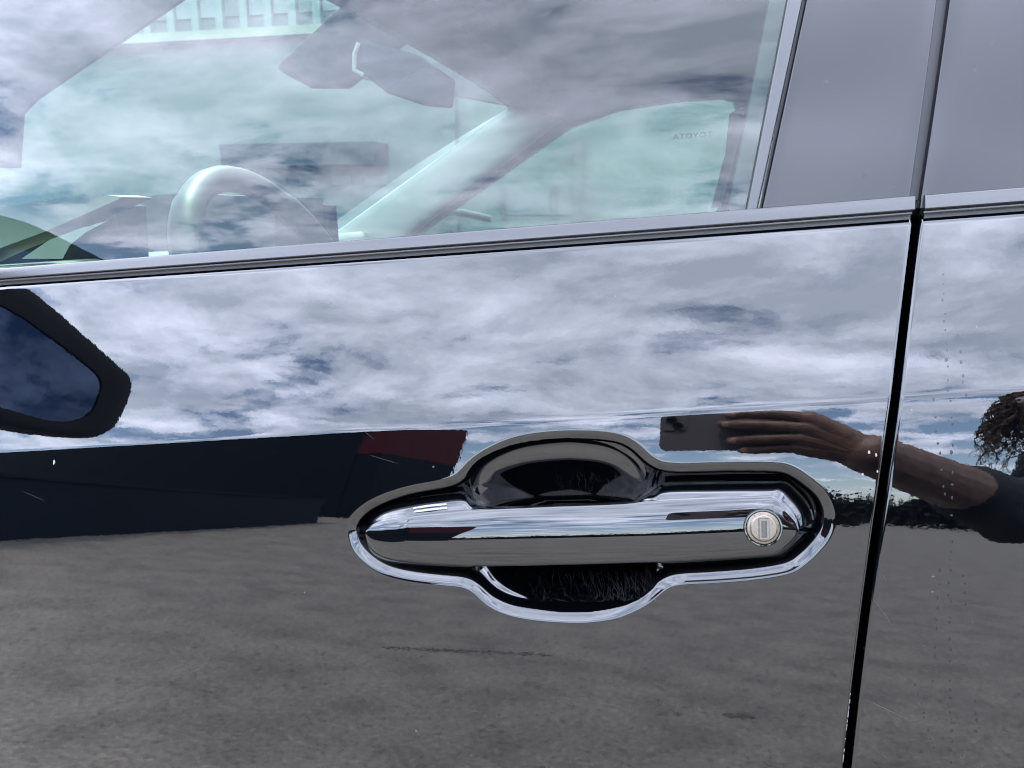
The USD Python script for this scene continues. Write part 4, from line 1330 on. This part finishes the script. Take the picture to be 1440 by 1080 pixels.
body += [[(NECK + [0, 0, -0.02], 0.060), (HEAD - HUP * 0.05 - LOOK * 0.012, 0.050)],
         [(SH_R, 0.055), (NECK - [0, 0, 0.02], 0.060), (SH_L, 0.055)],
         [(SH_R - [0, 0, 0.05], 0.06), (CHEST + fr * 0.07, 0.085), (WAIST + fr * 0.055, 0.085), (HIP_R, 0.098)],
         [(SH_L - [0, 0, 0.05], 0.06), (CHEST - fr * 0.07, 0.085), (WAIST - fr * 0.055, 0.085), (HIP_L, 0.098)],
         [(NECK - [0, 0, 0.05], 0.075), (CHEST, 0.10), (WAIST, 0.095), (HIP, 0.105)],
         [(HIP_R, 0.092), (KN_R, 0.057), (AN_R, 0.036)], [(HIP_L, 0.092), (KN_L, 0.057), (AN_L, 0.036)],
         [(AN_R, 0.036), (AN_R + toe * 0.5 - [0, 0, 0.03], 0.036), (AN_R + toe - [0, 0, 0.045], 0.027)],
         [(AN_L, 0.036), (AN_L + toe * 0.5 - [0, 0, 0.03], 0.036), (AN_L + toe - [0, 0, 0.045], 0.027)]]
# head: skull, jaw, nose, ears
skull = m3.Manifold.sphere(0.078, 40).scale([1.12, 0.94, 1.08])
jaw = m3.Manifold.batch_hull([m3.Manifold.sphere(0.052, 24).translate([0.028, 0, -0.028]), m3.Manifold.sphere(0.020, 20).translate([0.066, 0, -0.092]), m3.Manifold.sphere(0.030, 20).translate([0.0, 0.036, -0.055]), m3.Manifold.sphere(0.030, 20).translate([0.0, -0.036, -0.055])])
nose = m3.Manifold.batch_hull([m3.Manifold.sphere(0.007, 12).translate([0.083, 0, 0.002]), m3.Manifold.sphere(0.010, 12).translate([0.101, 0, -0.034]), m3.Manifold.sphere(0.008, 12).translate([0.086, 0.013, -0.036]), m3.Manifold.sphere(0.008, 12).translate([0.086, -0.013, -0.036])])
brow = m3.Manifold.batch_hull([m3.Manifold.sphere(0.010, 12).translate([0.078, s * 0.032, 0.016]) for s in (1, -1)])
ears = [m3.Manifold.sphere(0.026, 16).scale([0.75, 0.32, 1.15]).translate([-0.004, s * 0.073, -0.012]) for s in (1, -1)]
sock = [m3.Manifold.sphere(0.015, 16).translate([0.088, s * 0.031, -0.003]) for s in (1, -1)]
hm = (skull + jaw + nose + brow + ears[0] + ears[1]) - sock[0] - sock[1]
HM = np.stack([LOOK, -HSIDE, HUP], 1)
head = hm.transform(np.hstack([HM, HEAD[:, None]]).astype(float))
fine = soften(hulls(hand_and_arm) , 0.004, 6)
full = hulls(hand_and_arm).refine_to_length(0.0045) + hulls(body).refine_to_length(0.02) + head.refine_to_length(0.006)
me = full.to_mesh()
bm_ = trimesh.Trimesh(me.vert_properties[:, :3], me.tri_verts, process=True)
trimesh.smoothing.filter_taubin(bm_, lamb=0.5, nu=0.53, iterations=8)
PERSON = thing("person", "person in a dark navy top with curly brown hair, aiming a phone at the door", "person", (1.0, -0.53, 0.0))
BODY = obj("body", bm_, SKIN, PERSON, smooth=True)


def hp_(x, y, z): return HEAD + LOOK * x - HSIDE * y + HUP * z


for s in (1, -1):
    e = trimesh.creation.icosphere(3, 0.0122); e.apply_translation(hp_(0.0765, s * 0.031, -0.003)); E = obj("eye", e, EYEW, PERSON, smooth=True)
    i = trimesh.creation.icosphere(2, 0.0058); i.apply_translation(hp_(0.0835, s * 0.031 , -0.004)); obj("iris", i, IRIS, E, smooth=True)
    obj("eyebrow", tube(np.array([hp_(0.090, s * 0.014, 0.020), hp_(0.089, s * 0.032, 0.026), hp_(0.078, s * 0.050, 0.020)]), [0.003, 0.0035, 0.002], 8), HAIR, PERSON, smooth=True)
    obj("lip", tube(np.array([hp_(0.079, -0.023, -0.062), hp_(0.0885, -0.006, -0.061 + s * 0.004), hp_(0.0885, 0.006, -0.061 + s * 0.004), hp_(0.079, 0.023, -0.062)]), [0.002, 0.0042, 0.0042, 0.002], 8), LIP, PERSON, smooth=True)
for kn, (a, b, c), r in zip(knuck, tips, rf):
    n_ = trimesh.creation.icosphere(2, 1.0); n_.vertices *= [0.0062, 0.0050, 0.0016]
    v = n_.vertices; n_.vertices = (c * 0.82 + b * 0.18) + np.outer(v[:, 0], RGT) + np.outer(v[:, 1], UPV) + np.outer(v[:, 2], FWD) + FWD * r * 0.78
    obj("fingernail", n_, NAIL, BODY, smooth=True)


def cloth(name, ch, m, edge=0.012, it=6, cut=None):
    h = hulls(ch)
    if cut:
        for o, n in cut:
            h = h.trim_by_plane(list(map(float, n)), float(np.dot(o, n)))
    t = soften(h, edge, it)
    v = t.vertices
    t.vertices = v + (meshkit.fbm(v * 18.0, 3, 4)[:, None] - 0.5) * 0.010 * np.asarray(t.vertex_normals)
    return obj(name, t, m, PERSON, smooth=True)


sl_r = ELBOW * 0.66 + WRIST * 0.34
arm_dir = (SH_R - ELBOW) / np.linalg.norm(SH_R - ELBOW)
cloth("top", [[(sl_r, 0.054), (ELBOW, 0.056), (ELBOW * 0.5 + SH_R * 0.5, 0.060), (SH_R, 0.064)], [(SH_L, 0.062), (SH_L * 0.45 + EL_L * 0.55, 0.056), (EL_L * 0.85 + WR_L * 0.15, 0.052)],
              [(SH_R, 0.066), (NECK - [0, 0, 0.035], 0.066), (SH_L, 0.066)],
              [(SH_R - [0, 0, 0.05], 0.072), (CHEST + fr * 0.075, 0.100), (WAIST + fr * 0.06, 0.100), (HIP_R + [0, 0, 0.03], 0.112)],
              [(SH_L - [0, 0, 0.05], 0.072), (CHEST - fr * 0.075, 0.100), (WAIST - fr * 0.06, 0.100), (HIP_L + [0, 0, 0.03], 0.112)],
              [(NECK - [0, 0, 0.07], 0.085), (CHEST, 0.115), (WAIST, 0.110), (HIP + [0, 0, 0.03], 0.118)]], NAVY)
cloth("trousers", [[(HIP_R, 0.103), (KN_R, 0.068), (AN_R + [0, 0, 0.04], 0.055)], [(HIP_L, 0.103), (KN_L, 0.068), (AN_L + [0, 0, 0.04], 0.055)], [(HIP_R, 0.103), (HIP_L, 0.103)]], JEANS)
for an in (AN_R, AN_L):
    h = hulls([[(an + [0.02, 0, -0.03], 0.044), (an + toe * 0.6 - [0, 0, 0.032], 0.042), (an + toe * 1.1 - [0, 0, 0.042], 0.032)]]).trim_by_plane([0, 0, 1.0], 0.004)
    obj("shoe", soften(h, 0.015, 4), SHOE, PERSON, smooth=True)
# curly hair: many coiled locks over the skull, shoulder length
locks = []
R2 = np.random.default_rng(21)
for k in range(950):
    th_, ph_ = R2.uniform(0, 2 * np.pi), math.acos(R2.uniform(-0.35, 1.0))
    d = np.array([math.sin(ph_) * math.cos(th_), math.sin(ph_) * math.sin(th_), math.cos(ph_)])
    if d[0] > 0.55 and d[2] < 0.62:
        continue
    r0 = np.array([0.084, 0.080, 0.086]) * d
    n = 22
    t = np.linspace(0, 1, n)
    L = R2.uniform(0.08, 0.24)
    out = np.array([d[0] * 0.5 - 0.12, d[1] * 0.9, 0.15 + 0.3 * d[2]])
    path = r0 + np.outer(t, out * L * 0.55) + np.outer(t ** 2, [0, 0, -L * 0.95])
    w, ph0 = R2.uniform(8, 20), R2.uniform(0, 6.28)
    amp = 0.006 + 0.009 * t
    coil = np.stack([np.cos(w * t + ph0) * amp, np.sin(w * t + ph0) * amp, 0.4 * np.sin(2 * w * t) * amp], 1)
    p = path + coil
    # keep the locks outside the skull
    q = p / np.array([0.082, 0.076, 0.084]); l = np.linalg.norm(q, axis=1, keepdims=True)
    p = np.where(l < 1.06, p / np.maximum(l, 1e-6) * 1.06, p)
    wp = hp_(p[:, :1], p[:, 1:2], p[:, 2:])
    locks.append(tube(wp, np.interp(t, [0, 0.15, 0.8, 1], [0.0012, 0.0026, 0.0020, 0.0005]), 5))
cap_ = trimesh.creation.icosphere(3, 1.0); cap_.vertices *= [0.090, 0.084, 0.090]
cv = cap_.vertices; keep = ~((cv[:, 0] > 0.035) & (cv[:, 2] < 0.055)) & (cv[:, 2] > -0.055)
cap_.update_faces(keep[cap_.faces].all(1)); cap_.remove_unreferenced_vertices(); cv = np.asarray(cap_.vertices)
cap_.vertices = hp_(cv[:, :1], cv[:, 1:2], cv[:, 2:])
obj("hair", trimesh.util.concatenate(locks + [cap_]), HAIR, PERSON, smooth=True)
